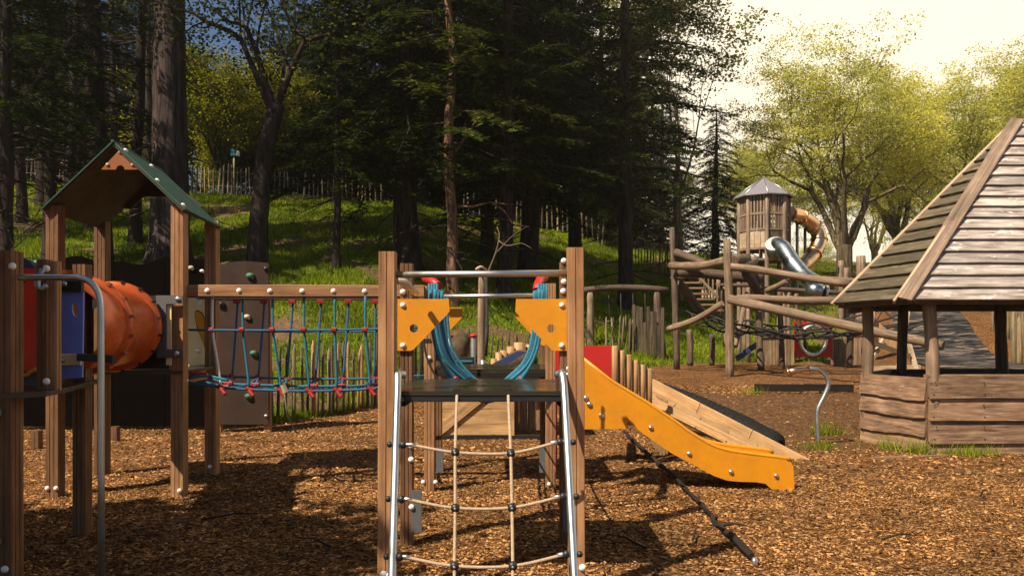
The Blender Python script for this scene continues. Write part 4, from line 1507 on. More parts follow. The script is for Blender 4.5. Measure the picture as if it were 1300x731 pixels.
# cream panel with an orange figure, on the back of the tower
d = 8.42
MB().prism([(wx(232, d), wz(465, d)), (wx(260, d), wz(463, d)), (wx(260, d), wz(378, d)), (wx(232, d), wz(378, d))], (0, d, 0), (1, 0, 0), (0, 0, 1), .02).build('cream_panel', M['cream'], tb)
leaf_ = [(250, 396), (253, 395), (257, 398), (260.5, 404), (260.5, 438), (257, 428), (252, 414), (249, 404)]
MB().prism([(wx(a, d), wz(b, d)) for a, b in leaf_], (0, d - .02, 0), (1, 0, 0), (0, 0, 1), .012).build('orange_figure', M['yellow'], tb)
MB().prism([(wx(a, d) + (.006 if a < 255 else -.002) * -1, wz(b, d) + (.012 if b < 410 else -.02)) for a, b in leaf_], (0, d - .0195, 0), (1, 0, 0), (0, 0, 1), .006).build('figure_outline', M['edging'], tb)
bolts(tb, [((wx(252.5, d), d - .02, wz(445, d)), FRONT), ((wx(255, d), d - .02, wz(385, d)), FRONT)], 'white_cap', .026)
# roof: two sheets meeting at the ridge, gable plates
yf, yk = 7.22, 8.55
cxr = -3.66
ap = wz(183.5, 7.3)
ev = wz(268, 7.3)
hw = .655
for s in (-1, 1):
    A = Vector((cxr, yf, ap))
    Bp = Vector((sk(cxr, yk) - sk(cxr, yf) + cxr, yk, ap))
    Cp = Bp + Vector((s * hw, 0, ev - ap))
    Dp = A + Vector((s * hw, 0, ev - ap))
    nrm = (Dp - A).cross(Bp - A).normalized() * (1 if s < 0 else 1)
    if nrm.z < 0:
        nrm = -nrm
    for nm, mt, o0_, th_ in (('roof_sheet', 'green_roof', 0.0, .014), ('roof_lining', 'roof_under', -.018, .012)):
        mb = MB()
        ins = 0.0 if nm == 'roof_sheet' else .012
        q = [A, Dp, Cp, Bp]
        ctr = (A + Bp + Cp + Dp) / 4
        q = [p + (ctr - p).normalized() * ins for p in q]
        for p in q:
            mb.v.append(p + nrm * o0_)
        for p in q:
            mb.v.append(p + nrm * (o0_ + th_))
        uvq = [(0, 0), (1, 0), (1, 1), (0, 1)]
        order = (0, 1, 2, 3) if s < 0 else (3, 2, 1, 0)
        mb.face(order, uvq)
        mb.face([k + 4 for k in order[::-1]], uvq)
        for k in range(4):
            k2 = (k + 1) % 4
            fc = (k, k + 4, k2 + 4, k2) if s < 0 else (k, k2, k2 + 4, k + 4)
            mb.face(fc, uvq)
        mb.build(nm, M[mt], tb)
    for t, u in ((.10, .08), (.55, .08), (.93, .06), (.93, .94), (.10, .6)):
        c = A.lerp(Dp, t).lerp(Bp.lerp(Cp, t), u) + nrm * .014
        MB().bolt(c, nrm, .022, .02).build('bolt', M['white_cap'], tb)
MB().tube([(cxr, yf - .01, ap + .012), (sk(cxr, yk) - sk(cxr, yf) + cxr, yk + .01, ap + .012)], .014, 8).build('ridge_cap', M['green_roof'], tb)
g = lambda px: wx(px, 7.24)
gz = lambda py: wz(py, 7.24)
notch = [(152 + 5.5 * math.cos(a), 215 - 5.5 * math.sin(a)) for a in np.linspace(math.pi, 0, 9)]
gp = [(127.5, 215)] + notch + [(180, 215), (152, 189)]
MB().prism([(g(a) - .0, gz(b)) for a, b in gp], (0, 7.27, 0), (1, 0, 0), (0, 0, 1), .02).build('gable_panel', M['orange_dark'], tb)
bolts(tb, [((g(152), 7.25, gz(193)), FRONT), ((g(136), 7.25, gz(209)), FRONT), ((g(168), 7.25, gz(209)), FRONT)], 'hold_cream', .018)
d = 8.52
gb = [(155, 232), (205, 236), (252, 272), (244, 284), (222, 262), (205, 256), (190, 262), (172, 262), (150, 290), (140, 276)]
MB().prism([(-4.28, wz(262, d)), (-3.8, wz(223, d)), (-3.32, wz(262, d)), (-3.48, wz(266, d)), (-3.62, wz(250, d)), (-3.98, wz(250, d)), (-4.12, wz(266, d))], (0, d, 0), (1, 0, 0), (0, 0, 1), .02).build('gable_panel', M['roof_under'], tb)
bolts(tb, [((P4[0][0] + .04, 7.27, .10), FRONT), ((P4[1][0] + .03, 7.31, .07), FRONT), ((P4[3][0], 8.43, .10), FRONT), ((P4[0][0] - .04, 7.27, .10), FRONT)])

# ---- rope bridge ---------------------------------------------------------------------------
br = thing('rope_bridge', 'rope net bridge with blue ropes and red connectors under a timber handrail', 'rope bridge', (-2.0, 7.9, 1.0))
YN, YF = 7.50, 8.42
zr = wz(369.5, YN)
MB().beam((-3.08, YN - .06, zr), (-.85, YN + .1, zr + .005), .07, .112).build('handrail', M['post'], br)
MB().beam((-3.16, YF, zr), (-.87, YF, zr), .07, .10).build('handrail', M['post_dark'], br)
MB().tube([(-3.0, YN - .0, wz(378.5, YN)), (-.9, YN + .08, wz(377.5, YN))], .011, 6).build('top_cable', M['steel_dark'], br)
zmid = wz(418.5, YN)
MB().tube(sag((-3.08, YN - .02, zmid), (-.86, YN + .05, zmid + .02), .015, 10), .0115, 7).build('rail_rope', M['rope_blue'], br)
MB().tube(sag((-3.16, YF, zmid), (-.88, YF, zmid), .02, 10), .0115, 7).build('rail_rope', M['rope_blue'], br)
zfl = lambda x, near: (1.03 if near else 1.07) - (.055 if near else .03) * math.sin(math.pi * min(1, max(0, (x + 3.08) / 2.2)))
npx = [(268, 278), (307, 314), (345, 355), (385, 391), (424, 426), (463, 469)]
fpx = [(302, 297), (336, 330), (372, 366), (408, 402), (443, 437), (477, 476)]
near_b, far_b = [], []
for a, b in npx:
    xa, xb = wx(a, YN), wx(b, YN)
    y0_ = YN + .03
    MB().tube(spline([(xa, y0_, zr - .05), (xa + .002, y0_, zmid), (xa + (xb - xa) * .5, y0_ + .02, (zmid + 1.0) / 2), (xb, y0_ + .03, zfl(xb, True))], 4), .0125, 7).build('drop_rope', M['rope_teal'] if a > 270 else M['white_cap'], br)
    near_b.append(Vector((xb, y0_ + .03, zfl(xb, True))))
    MB().beam((xa - .022, YN - .0, zmid), (xa + .022, YN - .0, zmid), .045, .045, ch=.012).build('connector', M['red_cap'], br)
    MB().bolt((wx(a - 1, YN), YN - .085 + .16 * (wx(a, YN) + 3.08) / 2.23, zr + .0), FRONT, .028, .025).build('bolt', M['white_cap'], br)
for a, b in fpx:
    xa, xb = wx(a, YF), wx(b, YF)
    MB().tube(spline([(xa, YF, zr - .05), ((xa + xb) / 2, YF - .02, zmid - .1), (xb, YF - .05, zfl(xb, False))], 4), .0125, 7).build('drop_rope', M['rope_blue'], br)
    far_b.append(Vector((xb, YF - .05, zfl(xb, False))))
    MB().beam((xa - .035, YF - .03, zr - .065), (xa + .035, YF - .03, zr - .065), .04, .04).build('connector', M['red_cap'], br)
ends = [(Vector((-3.08, YN, 1.06)), Vector((-.87, YN + .05, 1.06))), (Vector((-3.16, YF - .05, 1.08)), Vector((-.88, YF - .05, 1.08)))]
for row, (e0, e1) in ((near_b, ends[0]), (far_b, ends[1])):
    MB().tube(spline([e0] + row + [e1], 3), .0125, 7).build('floor_rope', M['rope_blue'], br)
for k in (.33, .66):
    row = [near_b[i].lerp(far_b[i], k) - Vector((0, 0, .035)) for i in range(6)]
    MB().tube(spline([ends[0][0].lerp(ends[1][0], k)] + row + [ends[0][1].lerp(ends[1][1], k)], 3), .0125, 7).build('floor_rope', M['rope_teal'], br)
    for p in row:
        MB().beam(p - Vector((.04, 0, 0)), p + Vector((.04, 0, 0)), .055, .045, ch=.012).build('connector', M['red_cap'], br)
for i in range(6):
    MB().tube(sag(near_b[i], far_b[i], .04, 5), .0125, 7).build('cross_rope', M['rope_blue'], br)
    MB().tube(sag(near_b[i], far_b[(i + 1) % 6 if i < 5 else 5] if i < 5 else far_b[5], .045, 5), .011, 6).build('cross_rope', M['rope_teal'], br)
    for p in (near_b[i], far_b[i]):
        ob = MB().beam(p + Vector((-.034, 0, .012)), p + Vector((.034, 0, -.012)), .045, .04, ch=.012).build('connector', M['red_cap'], br)
    MB().beam(near_b[i] + Vector((-.0, -.02, -.01)), near_b[i] + Vector((.05, -.04, -.06)), .035, .035, ch=.01).build('connector', M['red_cap'], br)
# entry step at the roofed tower with its red sleeves
MB().beam(W(238, 483, 7.5), W(262, 477, 7.75), .05, .05).build('entry_step', M['post'], br)
MB().tube([W(240, 475, 7.5), W(262, 472, 7.6)], .028, 8).build('sleeve', M['red_cap'], br)
MB().tube(spline([W(240, 480, 7.5), W(262, 477, 7.5), W(290, 483, 7.5)], 4), .014, 7).build('entry_rope', M['rope_teal'], br)
bolts(br, [(W(236.5, 483, 7.42), FRONT)])
MB().tube(spline([W(361, 492, 7.5), W(362.5, 508, 7.5), W(366, 528, 7.6), Vector((wx(374, 12.0), 12.0, .02)) * .0 + W(374, 546, 8.2), W(380, 549, 8.4)], 5), .009, 6).build('loose_rope', M['rope_grey'], br)
MB().beam(W(359, 488, 7.47), W(363, 498, 7.47), .05, .06, ch=.02).build('knot', M['hold_cream'], br)

# ---- dark climbing wall behind ----------------------------------------------------------------
cw = thing('climbing_wall', 'long dark brown climbing wall with coloured holds behind the left towers', 'climbing wall', (-6, 12.3, 0))
segs = [(20, 82), (82, 145), (145, 210), (210, 277)]
d = 12.35
tops = lambda px: wz(331 + 4 * math.sin(px / 21.0) + 2 * math.sin(px / 9.0), d)
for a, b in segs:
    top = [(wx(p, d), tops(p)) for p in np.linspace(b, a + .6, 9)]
    MB().prism([(wx(a + .6, d), .06), (wx(b, d), .06)] + top, (0, d, 0), (1, 0, 0), (0, 0, 1), .03).build('wall_panel', M['shade_panel'], cw)
d = 12.1
top = [(wx(p, d), wz(q, d)) for p, q in [(341.5, 334), (330, 333), (312, 331.5), (298, 332.5), (286, 336), (277, 335)]]
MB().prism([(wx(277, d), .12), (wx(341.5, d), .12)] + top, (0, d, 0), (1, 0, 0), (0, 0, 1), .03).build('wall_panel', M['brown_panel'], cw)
for px in (340, 278):
    MB().post((wx(px, 12.17), 12.17, -.2), (wx(px, 12.17), 12.17, 2.3), .10, 1).build('post', M['post'], cw)
for px in (24, 82, 146, 210):
    MB().post((wx(px, 12.45), 12.45, -.2), (wx(px, 12.45), 12.45, 2.3), .10, 1).build('post', M['post_dark'], cw)
for px, py, mt, r_ in [(318, 350, 'hold_green', .055), (322.5, 448, 'hold_green', .05), (316, 502.5, 'hold_green', .05), (314, 402, 'hold_cream', .045), (338, 341, 'black', .035),
                       (281, 386, 'black', .05), (257, 344, 'white_cap', .03), (243, 340, 'hold_cream', .04), (47, 334, 'hold_green', .05), (299, 372, 'black', .03), (338, 527, 'white_cap', .02)]:
    dd = 12.07 if px > 277 else 12.32
    mb = MB()
    c = W(px, py, dd)
    mb.ball(c + Vector((0, -.02, 0)), r_, 9, 6, (1.25, .8, .85))
    mb.ball(c + Vector((r_ * .7, -.02, -r_ * .5)), r_ * .6, 8, 5, (1, .8, 1))
    mb.build('hold', M[mt], cw)

# stray short posts standing in the chips under the left towers
for px, py, top in ((47, 570, 546), (146, 560, 541)):
    d = 1550 / (py - 420)
    p = MB().post((wx(px, d), d, -.1), (wx(px, d), d, wz(top, d)), .10, 1)
    tag(p.build('stump_post', M['post_dark'], None, Vector((wx(px, d), d, 0))),
        'short timber stub in the chips under the left edge tower' if px < 100 else 'short timber stub in the chips below the orange tunnel', 'post')

# ---- middle distance, seen through the towers ----------------------------------------------------
# timber deck box with a diagonal board
bx_ = thing('timber_deck', 'low timber deck box with planked front and a diagonal board, seen under the middle towers', 'deck', (-.3, 11.3, 0))
y = 11.3
for i in range(4):
    z0_ = .02 + i * .205
    MB().beam((-1.02, y, z0_ + .1), (-.02, y, z0_ + .1), .03, .20, up=(0, 0, 1)).build('board', M['ramp'], bx_)
for i in range(5):
    xx = .04 + i * .125
    MB().beam((xx, y + .25, .1), (xx, y + .25, .95), .12, .03, up=(0, 1, 0)).build('board', M['board'], bx_)
MB().beam((-1.05, y - .035, .12), (-.28, y - .035, .74), .03, .14).build('brace_board', M['ramp'], bx_)
MB().beam((.0, y - .02, -.1), (.0, y - .02, .88), .07, .05).build('corner_post', M['ramp'], bx_)
MB().prism([(-1.05, 11.28), (.7, 11.28), (.7, 12.6), (-1.05, 12.6)], (0, 0, .86), (1, 0, 0), (0, 1, 0), .04).build('deck_top', M['edging'], bx_)
gr_y = 1550 / (547 - 420)
kb = MB().beam((wx(556, gr_y), gr_y - .9, .02), (wx(692, gr_y), gr_y - .9, .02), .10, .09)
tag(kb.build('edging_beam', M['edging'], None, Vector((wx(620, gr_y), gr_y - .9, 0))), 'dark timber edging beam lying level in front of the low deck box', 'edging')

cp = MB().log((wx(611, 12.2), 12.2, .2), (wx(612, 12.2), 12.2, wz(344, 12.2)), .065, .058, wob=.08)
cpo = thing('climbing_pole', 'upright peeled wooden pole on a steel shoe between the two yellow corner panels', 'pole', (wx(611, 12.2), 12.2, 0))
cp.build('pole', M['log'], cpo)
MB().tube([(wx(613, 12.1), 12.14, .85), (wx(613, 12.1), 12.14, wz(457, 12.1))], .045, 10).build('steel_shoe', M['steel_dark'], cpo)
MB().tube(spline([W(609, 345, 12.1), W(605, 342, 12.0), W(611, 339, 12.0), W(617, 343, 12.1)], 4), .022, 7).build('top_loop', M['rope'], cpo)
MB().tube([W(617, 350, 12.05), W(619, 420, 12.05), W(617, 452, 12.05)], .022, 7).build('hanging_rope', M['rope_dark'], cpo)

# small playhouse front with brown boulder
st = MB().ball((wx(583, 13.4), 13.6, wz(440, 13.4)), .24, 16, 11, (.75, .6, 1.15))
for v_ in st.v:
    v_ += Vector((math.sin(v_.z * 19) * .02 + random.uniform(-.01, .01), 0, math.sin(v_.x * 23) * .02))
tag(st.build('boulder', M['stone'], None, Vector((wx(584, 13.4), 13.6, H(-.88, 13.6)))), 'rounded brown boulder between two red capped posts left of the peeled pole', 'boulder')
for px, lab in ((571, 'left of the two slim posts with red caps beside the brown boulder'), (601, 'right of the two slim posts with red caps beside the brown boulder')):
    th = thing('capped_post', lab, 'post', (wx(px, 13), 13, H(wx(px, 13), 13)))
    MB().tube([(wx(px, 13), 13, 0), (wx(px, 13), 13, wz(427, 13))], .045, 10).build('post', M['steel_dark'] if px < 590 else M['grey'], th)
    MB().ball((wx(px, 13), 13, wz(426, 13)), .07, 10, 6, (1, 1, .45)).build('cap', M['red'], th)
bxx = thing('black_trough', 'glossy black box lying under the brown boulder', 'box', (wx(590, 12.7), 12.7, .9))
MB().beam((wx(577, 12.7), 12.7, wz(458, 12.7)), (wx(602, 12.7), 12.7, wz(458, 12.7)), .14, .13).build('box_body', M['deck'], bxx)
MB().beam((wx(579, 12.7), 12.62, wz(458, 12.7)), (wx(600, 12.7), 12.62, wz(458, 12.7)), .02, .03).build('glass_strip', M['rope_teal'], bxx)

# stepped log posts rising to the right
for i, (px, py, r_) in enumerate([(627, 455, .05), (633, 447, .05), (639, 444.5, .055), (648, 439.5, .06), (659, 434.5, .085), (672, 437, .06)]):
    d = 12.0 + .1 * i
    o = MB().tube([(wx(px, d), d, .5), (wx(px, d), d, wz(py, d))], r_, 12)
    tag(o.build('step_log', M['palisade'], None, Vector((wx(px, d), d, .5))), 'round pine step log, %s of the rising row beside the peeled pole' % ['lowest', 'second lowest', 'third', 'fourth', 'thickest', 'last'][i], 'log', 'rising row of step logs')
sb = MB().prism([(wx(626, 11.8), wz(461, 11.8)), (wx(645, 11.8), wz(461, 11.8)), (wx(669, 11.8), wz(446, 11.8)), (wx(657, 11.8), wz(445, 11.8))], (0, 11.85, 0), (1, 0, 0), (0, 0, 1), .3)
tag(sb.build('rubber_slope', M['blue_dark'], None, Vector((wx(645, 11.8), 11.8, .9))), 'dark blue sloping slab in front of the step logs', 'slab')
rk = MB().ball((wx(662, 12), 12.2, wz(459, 12)), .20, 12, 8, (1.3, .8, .9))
tag(rk.build('boulder', M['stone'], None, Vector((wx(662, 12), 12.2, .8))), 'low brown boulder at the right end of the step logs', 'boulder')

# ---- ramp with palisade -------------------------------------------------------------------------
# posts
for i, (px, py) in enumerate([(780.6, 438.7), (788.7, 444.7), (797.7, 450), (806.4, 457), (815.5, 462.7), (824, 467.6)]):
    d = 9.0 + .04 * i
    x = wx(px, d)
    zb_ = wz(528 if i < 4 else 536, d)
    o = MB().tube([(x, d, zb_), (x, d, wz(py, d) - .008), (x, d, wz(py, d))], [.037, .037, .031], 14)
    tag(o.build('palisade_post', M['palisade'], None, Vector((x, d, zb_))),
        'round pine palisade post, %s in the descending row above the yellow slide' % ['tallest and leftmost', 'second from left', 'third from left', 'fourth from left', 'fifth from left', 'lowest and rightmost'][i], 'post', 'palisade posts above the slide')
rm = thing('timber_ramp', 'pale plywood ramp with a side board behind the yellow slide', 'ramp', (2.8, 9.8, 0))
FA, TA2 = Vector((wx(1025, 9.6), 9.6, wz(582, 9.6))), Vector((wx(826, 10.9), 10.9, wz(480, 10.9)))
lng = (TA2 - FA)
acr = Vector((-.35, -1.15, 0))          # across, towards the viewer
N3 = 3
# surface sheets
low0 = FA - Vector((.0, 0, .0))
s0 = Vector((wx(1000, 9.55), 9.55, .02))
s1 = Vector((wx(828, 10.85), 10.85, wz(497, 10.85)))
lg = s1 - s0
for i in range(5):
    a, b = s0 + lg * (i / 5 + .003), s0 + lg * ((i + 1) / 5 - .003)
    mb = MB()
    q = [a, b, b + acr, a + acr]
    up_ = (b - a).cross(acr).normalized()
    if up_.z < 0:
        up_ = -up_
    mb.v += [p - up_ * .02 for p in q] + q
    uvq = [(0, 0), (0, .5), (1.2, .5), (1.2, 0)]
    mb.face((0, 1, 2, 3), uvq)
    mb.face((7, 6, 5, 4), uvq[::-1])
    for k in range(4):
        k2 = (k + 1) % 4
        mb.face((k, k + 4, k2 + 4, k2), uvq)
    mb.build('ramp_board', M['ramp'], rm)
for k in range(3):
    a, b = FA + lng * (k / 3 + .002), FA + lng * ((k + 1) / 3 - .002)
    mb = MB().beam(a - Vector((0, 0, .085)), b - Vector((0, 0, .085)), .045, .17)
    mb.build('side_board', M['ramp'], rm)
MB().beam(Vector((1.05, 9.06, .53)), Vector((1.68, 9.28, .50)), .08, .12).build('stringer', M['board'], rm)
MB().beam(Vector((1.10, 9.12, .50)), s1 + Vector((-.6, -.3, -.2)), .08, .10).build('stringer', M['board'], rm)
MB().beam((FA + acr).lerp(TA2 + acr, .3) - Vector((0, 0, .10)), TA2 + acr - Vector((0, 0, .14)), .045, .12).build('near_side_board', M['ramp'], rm)
MB().prism([(s1.x - .02, -.1), (s1.x + .02, -.1), (s1.x + .02, s1.z - .03), (s1.x - .02, s1.z - .03)], (0, 10.85, 0), (1, 0, 0), (0, 0, 1), 1.0).build('back_frame', M['board'], rm)

# black netting along the ramp, shaped as a low ribbed roll
pth = spline([W(842, 490, 11.5), W(880, 507, 11.2), W(925, 531, 10.9), W(962, 553, 10.5), W(990, 567, 10.15)], 14)
pp = MB()
cum = 0
pts, rr = [], []
tot = sum((pth[i + 1] - pth[i]).length for i in range(len(pth) - 1))
step = .0125
fine = []
acc = 0
for i in range(len(pth) - 1):
    L_ = (pth[i + 1] - pth[i]).length
    m_ = max(1, int(L_ / step))
    for j in range(m_):
        fine.append(pth[i].lerp(pth[i + 1], j / m_))
fine.append(pth[-1])
for i, p in enumerate(fine):
    k = i / (len(fine) - 1)
    R0 = .05 + .115 * min(1, k / .7)
    if k > .93:
        R0 *= math.sqrt(max(.03, 1 - ((k - .93) / .07) ** 2 * .75))
    pts.append(p)
    rr.append(R0 * (1 + .028 * math.sin(i * 2 * math.pi / 5)))
pp.tube(pts, rr, 22)
tag(pp.build('netting_roll', M['rubber'], None, Vector((3.0, 10.5, 0))), 'black netting down the bank behind the pale ramp, built as a ribbed roll', 'netting')

# dark edging log running toward the viewer
ed = MB()
pe = [Vector((1.70, 12.2, .02)), Vector((1.66, 10, .05)), Vector((1.67, 8, .05)), Vector((1.62, 6.4, .045)), Vector((1.59, 5.25, .05))]
pe = spline(pe, 8)
ed.tube([p + Vector((random.uniform(-.012, .012), 0, random.uniform(-.01, .015))) for p in pe], [random.uniform(.015, .028) for _ in pe], 8)
et = thing('edging_log', 'dark rough log lying on the chips and running under the slide toward the viewer', 'log', (1.63, 8, 0))
ed.build('log', M['edging'], et)
for k in range(10):
    q = pe[random.randint(5, len(pe) - 3)]
    e2 = q + Vector((random.uniform(-.22, .22), random.uniform(-.15, .15), random.uniform(.01, .06)))
    MB().tube([q, q.lerp(e2, .5) + Vector((0, 0, .02)), e2], [.014, .010, .004], 5).build('twig', M['edging'], et)
MB().tube([(1.595, 5.18, -.05), (1.595, 5.18, .045), (1.595, 5.18, .06)], [.022, .022, .015], 10).build('steel_pin', M['steel'], et)
MB().ball(W(863, 583, 8.6), .035, 8, 5, (1.6, 1, .5)).build('bark_knot', M['steel_dark'], et)

# bent steel spout pole
sp_ = thing('spout_pole', 'bent steel tube pole with a wide open nozzle standing left of the hut', 'pole', (wx(1038.5, 10.6), 10.6, 0))
ds = 10.6
zg = H(wx(1038.5, ds), ds)
pts = [Vector((wx(1038.5, ds), ds, zg - .1))] + spline([Vector((wx(1038.5, ds), ds, zg + .1)), W(1037.5, 531, ds), W(1038.7, 518, ds), W(1047, 501, ds), W(1051.5, 488, ds), W(1049, 478, ds), W(1040, 469.5, ds), W(1026, 467.5, ds)], 5)
MB().tube(pts, .030, 14).build('pole', M['galv'], sp_)
MB().tube([W(1028, 467.5, ds), W(1022, 468.2, ds), W(1010, 470.3, ds), W(1000, 472.6, ds)], [.030, .037, .045, .052], 14).build('nozzle', M['copper'], sp_)
MB().tube([W(1001, 472.4, ds), W(998.5, 473, ds)], [.058, .058], 14).build('nozzle_rim', M['copper'], sp_)

# retaining board at the top of the bank
rb = thing('retaining_board', 'dark timber board holding back the chips above the brown bank', 'edging', (4.6, 13.9, .2))
for a, b in ((958, 1020), (1020.5, 1083)):
    MB().beam(W(a, 491.5, 13.9), W(b, 492.5, 13.9), .05, .13).build('board', M['edging'], rb)

# thin plank on the chips in front of the hut
pk = MB().beam(W(1107, 581.5, 9.55), W(1213, 578, 9.75), .05, .03)
tag(pk.build('loose_batten', M['board'], None, Vector((5, 9.6, 0))), 'thin loose batten lying on the chips in front of the hut wall', 'batten')

# ================================================================== the hut
hut = thing('hut', 'rustic open sided timber hut with a steep board roof at the right edge', 'hut', (7.3, 11.3, 0))
F1, F2 = Vector((5.28, 10.0, 0)), Vector((4.93, 11.08, 0))
F0, B2, B1, B0 = Vector((9.5, 10.0, 0)), Vector((6.2, 12.9, 0)), Vector((9.0, 12.9, 0)), Vector((10.2, 11.4, 0))


def wall_plank(p0, p1, z0_, z1_, out, seed, nm='wall_plank', mat='plank', th=.035):
    """rough-sawn plank with a waney lower edge, leaning out at the bottom"""
    r = random.Random(seed)
    n = 14
    mb_ = MB()
    ph = [r.uniform(0, 6) for _ in range(3)]
    am = .014 if seed % 2 else .006
    lo = [z0_ + r.uniform(-.004, .004) + am * (math.sin(i * .37 + ph[0]) + .5 * math.sin(i * 1.1 + ph[1]) * (math.sin(i * .5 + ph[2]) > 0)) for i in range(n + 1)]
    for off_b, off_t in ((.0, 0.0), (th + .030, th - .012)):
        for i in range(n + 1):
            p = p0.lerp(p1, i / n)
            mb_.v.append(Vector((p.x, p.y, lo[i])) + out * off_b)
            mb_.v.append(Vector((p.x, p.y, z1_)) + out * off_t)
    L_ = (p1 - p0).length
    m2 = 2 * (n + 1)
    for i in range(n):
        a, b, c, d_ = 2 * i, 2 * i + 1, 2 * i + 3, 2 * i + 2
        u0, u1 = L_ * i / n, L_ * (i + 1) / n
        h_ = z1_ - z0_
        mb_.face((a + m2, d_ + m2, c + m2, b + m2), [(0, u0), (0, u1), (h_, u1), (h_, u0)])
        mb_.face((a, b, c, d_), [(0, u0), (h_, u0), (h_, u1), (0, u1)])
        mb_.face((a, d_, d_ + m2, a + m2), [(0, u0), (0, u1), (.03, u1), (.03, u0)])
        mb_.face((b, b + m2, c + m2, c), [(0, u0), (.03, u0), (.03, u1), (0, u1)])
    e = 2 * n
    mb_.face((0, m2, m2 + 1, 1), [(0, 0), (.03, 0), (.03, .3), (0, .3)])
    mb_.face((e, e + 1, e + 1 + m2, e + m2), [(0, 0), (0, .3), (.03, .3), (.03, 0)])
    return mb_.build(nm, M[mat], hut)


outF = Vector((0, -1, 0))
dl = (F2 - F1)
outL = Vector((dl.y, -dl.x, 0)).normalized()
if outL.x > 0:
    outL = -outL
zf = [.962, .70, .415, .135, -.12]
for i in range(4):
    wall_plank(F1, F0, zf[i + 1], zf[i] + .012, outF, 2 * i + 2, mat='plank' if i < 3 else 'board')
    wall_plank(F2, F1 + Vector((0, .0, 0)), [.67, .44, .20, -.1][i], [.955, .675, .452, .212][i], outL, 2 * i + 1, mat='plank' if i < 3 else 'board')
for a, b in ((B2, B1), (F2, B2), (B1, B0), (B0, F0)):
    for i in range(4):
        dd_ = (b - a)
        o_ = Vector((dd_.y, -dd_.x, 0)).normalized()
        wall_plank(a, b, .9 - (i + 1) * .24, .9 - i * .24, o_ * .5, 20 + i, mat='plank')
for i in range(3):
    for xx in (5.34, 5.95, 6.62, 7.1):
        for zz in (.05, .20):
            MB().ball((xx + random.uniform(-.02, .02), 9.957 - .018 + (.0), zf[i + 1] + zz), .010, 6, 4, (1, .8, 1)).build('nail', M['edging'], hut)
MB().beam(F1 + Vector((0, .05, .97)), F0 + Vector((0, .05, .97)), .12, .05).build('sill', M['plank'], hut)
MB().beam(B2 + Vector((0, -.08, .90)), B1 + Vector((0, -.08, .90)), .10, .06).build('sill', M['log_dark'], hut)
MB().beam(F2 + Vector((.08, 0, .93)), B2 + Vector((0, 0, .90)), .10, .06).build('sill', M['log_dark'], hut)
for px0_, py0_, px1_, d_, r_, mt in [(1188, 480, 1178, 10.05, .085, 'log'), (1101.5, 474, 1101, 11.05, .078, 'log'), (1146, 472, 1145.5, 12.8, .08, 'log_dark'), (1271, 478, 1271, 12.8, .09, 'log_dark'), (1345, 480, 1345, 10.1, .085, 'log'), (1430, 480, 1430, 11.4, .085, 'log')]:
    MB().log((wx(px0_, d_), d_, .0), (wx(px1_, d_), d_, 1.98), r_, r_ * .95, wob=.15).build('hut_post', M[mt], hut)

E1, E2 = Vector((4.85, 9.75, 1.925)), Vector((wx(1060, 11.2), 11.2, 1.92))
E0, E3, E4, E5 = Vector((10.2, 9.75, 1.925)), Vector((5.8, 13.2, 1.92)), Vector((9.4, 13.2, 1.92)), Vector((10.6, 11.4, 1.92))
AP = Vector((7.42, 11.5, wz(148, 11.4)))


def roof_face(Pa, Pb, n, seed, mat, segs=1, thick=.028):
    """overlapping horizontal boards from the eave Pa-Pb up to the apex"""
    r = random.Random(seed)
    nrm = (Pb - Pa).cross(AP - Pa).normalized()
    if nrm.z < 0:
        nrm = -nrm
    upv = ((AP - (Pa + Pb) / 2)).normalized()
    for i in range(n):
        t0_, t1_ = i / n, min(.985, (i + 1.0) / n)
        a0, b0 = Pa.lerp(AP, t0_), Pb.lerp(AP, t0_)
        a1, b1 = Pa.lerp(AP, t1_), Pb.lerp(AP, t1_)
        cuts = [0] + sorted(min(.95, max(.05, (k + r.uniform(-.3, .3)) / segs)) for k in range(1, segs)) + [1]
        for c0, c1 in zip(cuts[:-1], cuts[1:]):
            m_ = 7
            mb_ = MB()
            L_ = (b0 - a0).length * (c1 - c0)
            g_ = .003 / max(L_, .1)
            for row in range(4):
                for j in range(m_ + 1):
                    s_ = c0 + g_ + (c1 - c0 - 2 * g_) * j / m_
                    dn = upv * (-.012 + r.uniform(-.006, .006))
                    lo_ = a0.lerp(b0, s_) + dn
                    hi_ = a1.lerp(b1, s_)
                    mb_.v.append([lo_ + nrm * (.024), lo_ + nrm * (.024 + thick + r.uniform(-.003, .004)), hi_ + nrm * (.010), hi_ - nrm * .010][row])
            M1 = m_ + 1
            for j in range(m_):
                u0, u1 = L_ * j / m_, L_ * (j + 1) / m_
                for (ra, rb_, h_) in ((0, 1, .03), (1, 2, .17), (2, 3, .03), (3, 0, .17)):
                    A_, B_ = ra * M1, rb_ * M1
                    fc = (A_ + j, A_ + j + 1, B_ + j + 1, B_ + j)
                    mb_.face(fc, [(0, u0), (0, u1), (h_, u1), (h_, u0)])
            mb_.face((0, M1, 2 * M1, 3 * M1), [(0, 0), (.03, 0), (.1, 0), (.2, 0)])
            mb_.face((m_, 3 * M1 + m_, 2 * M1 + m_, M1 + m_), [(0, 0), (.03, 0), (.1, 0), (.2, 0)])
            mb_.build('roof_board', M[mat], hut)


roof_face(E1, E0, 17, 3, 'shingle', 2)
roof_face(E2, E1, 16, 4, 'shingle_moss', 1)
roof_face(E3, E2, 12, 5, 'shingle_moss', 1)
roof_face(E4, E3, 12, 6, 'shingle_moss', 1)
roof_face(E5, E4, 12, 7, 'shingle', 1)
roof_face(E0, E5, 12, 8, 'shingle', 1)


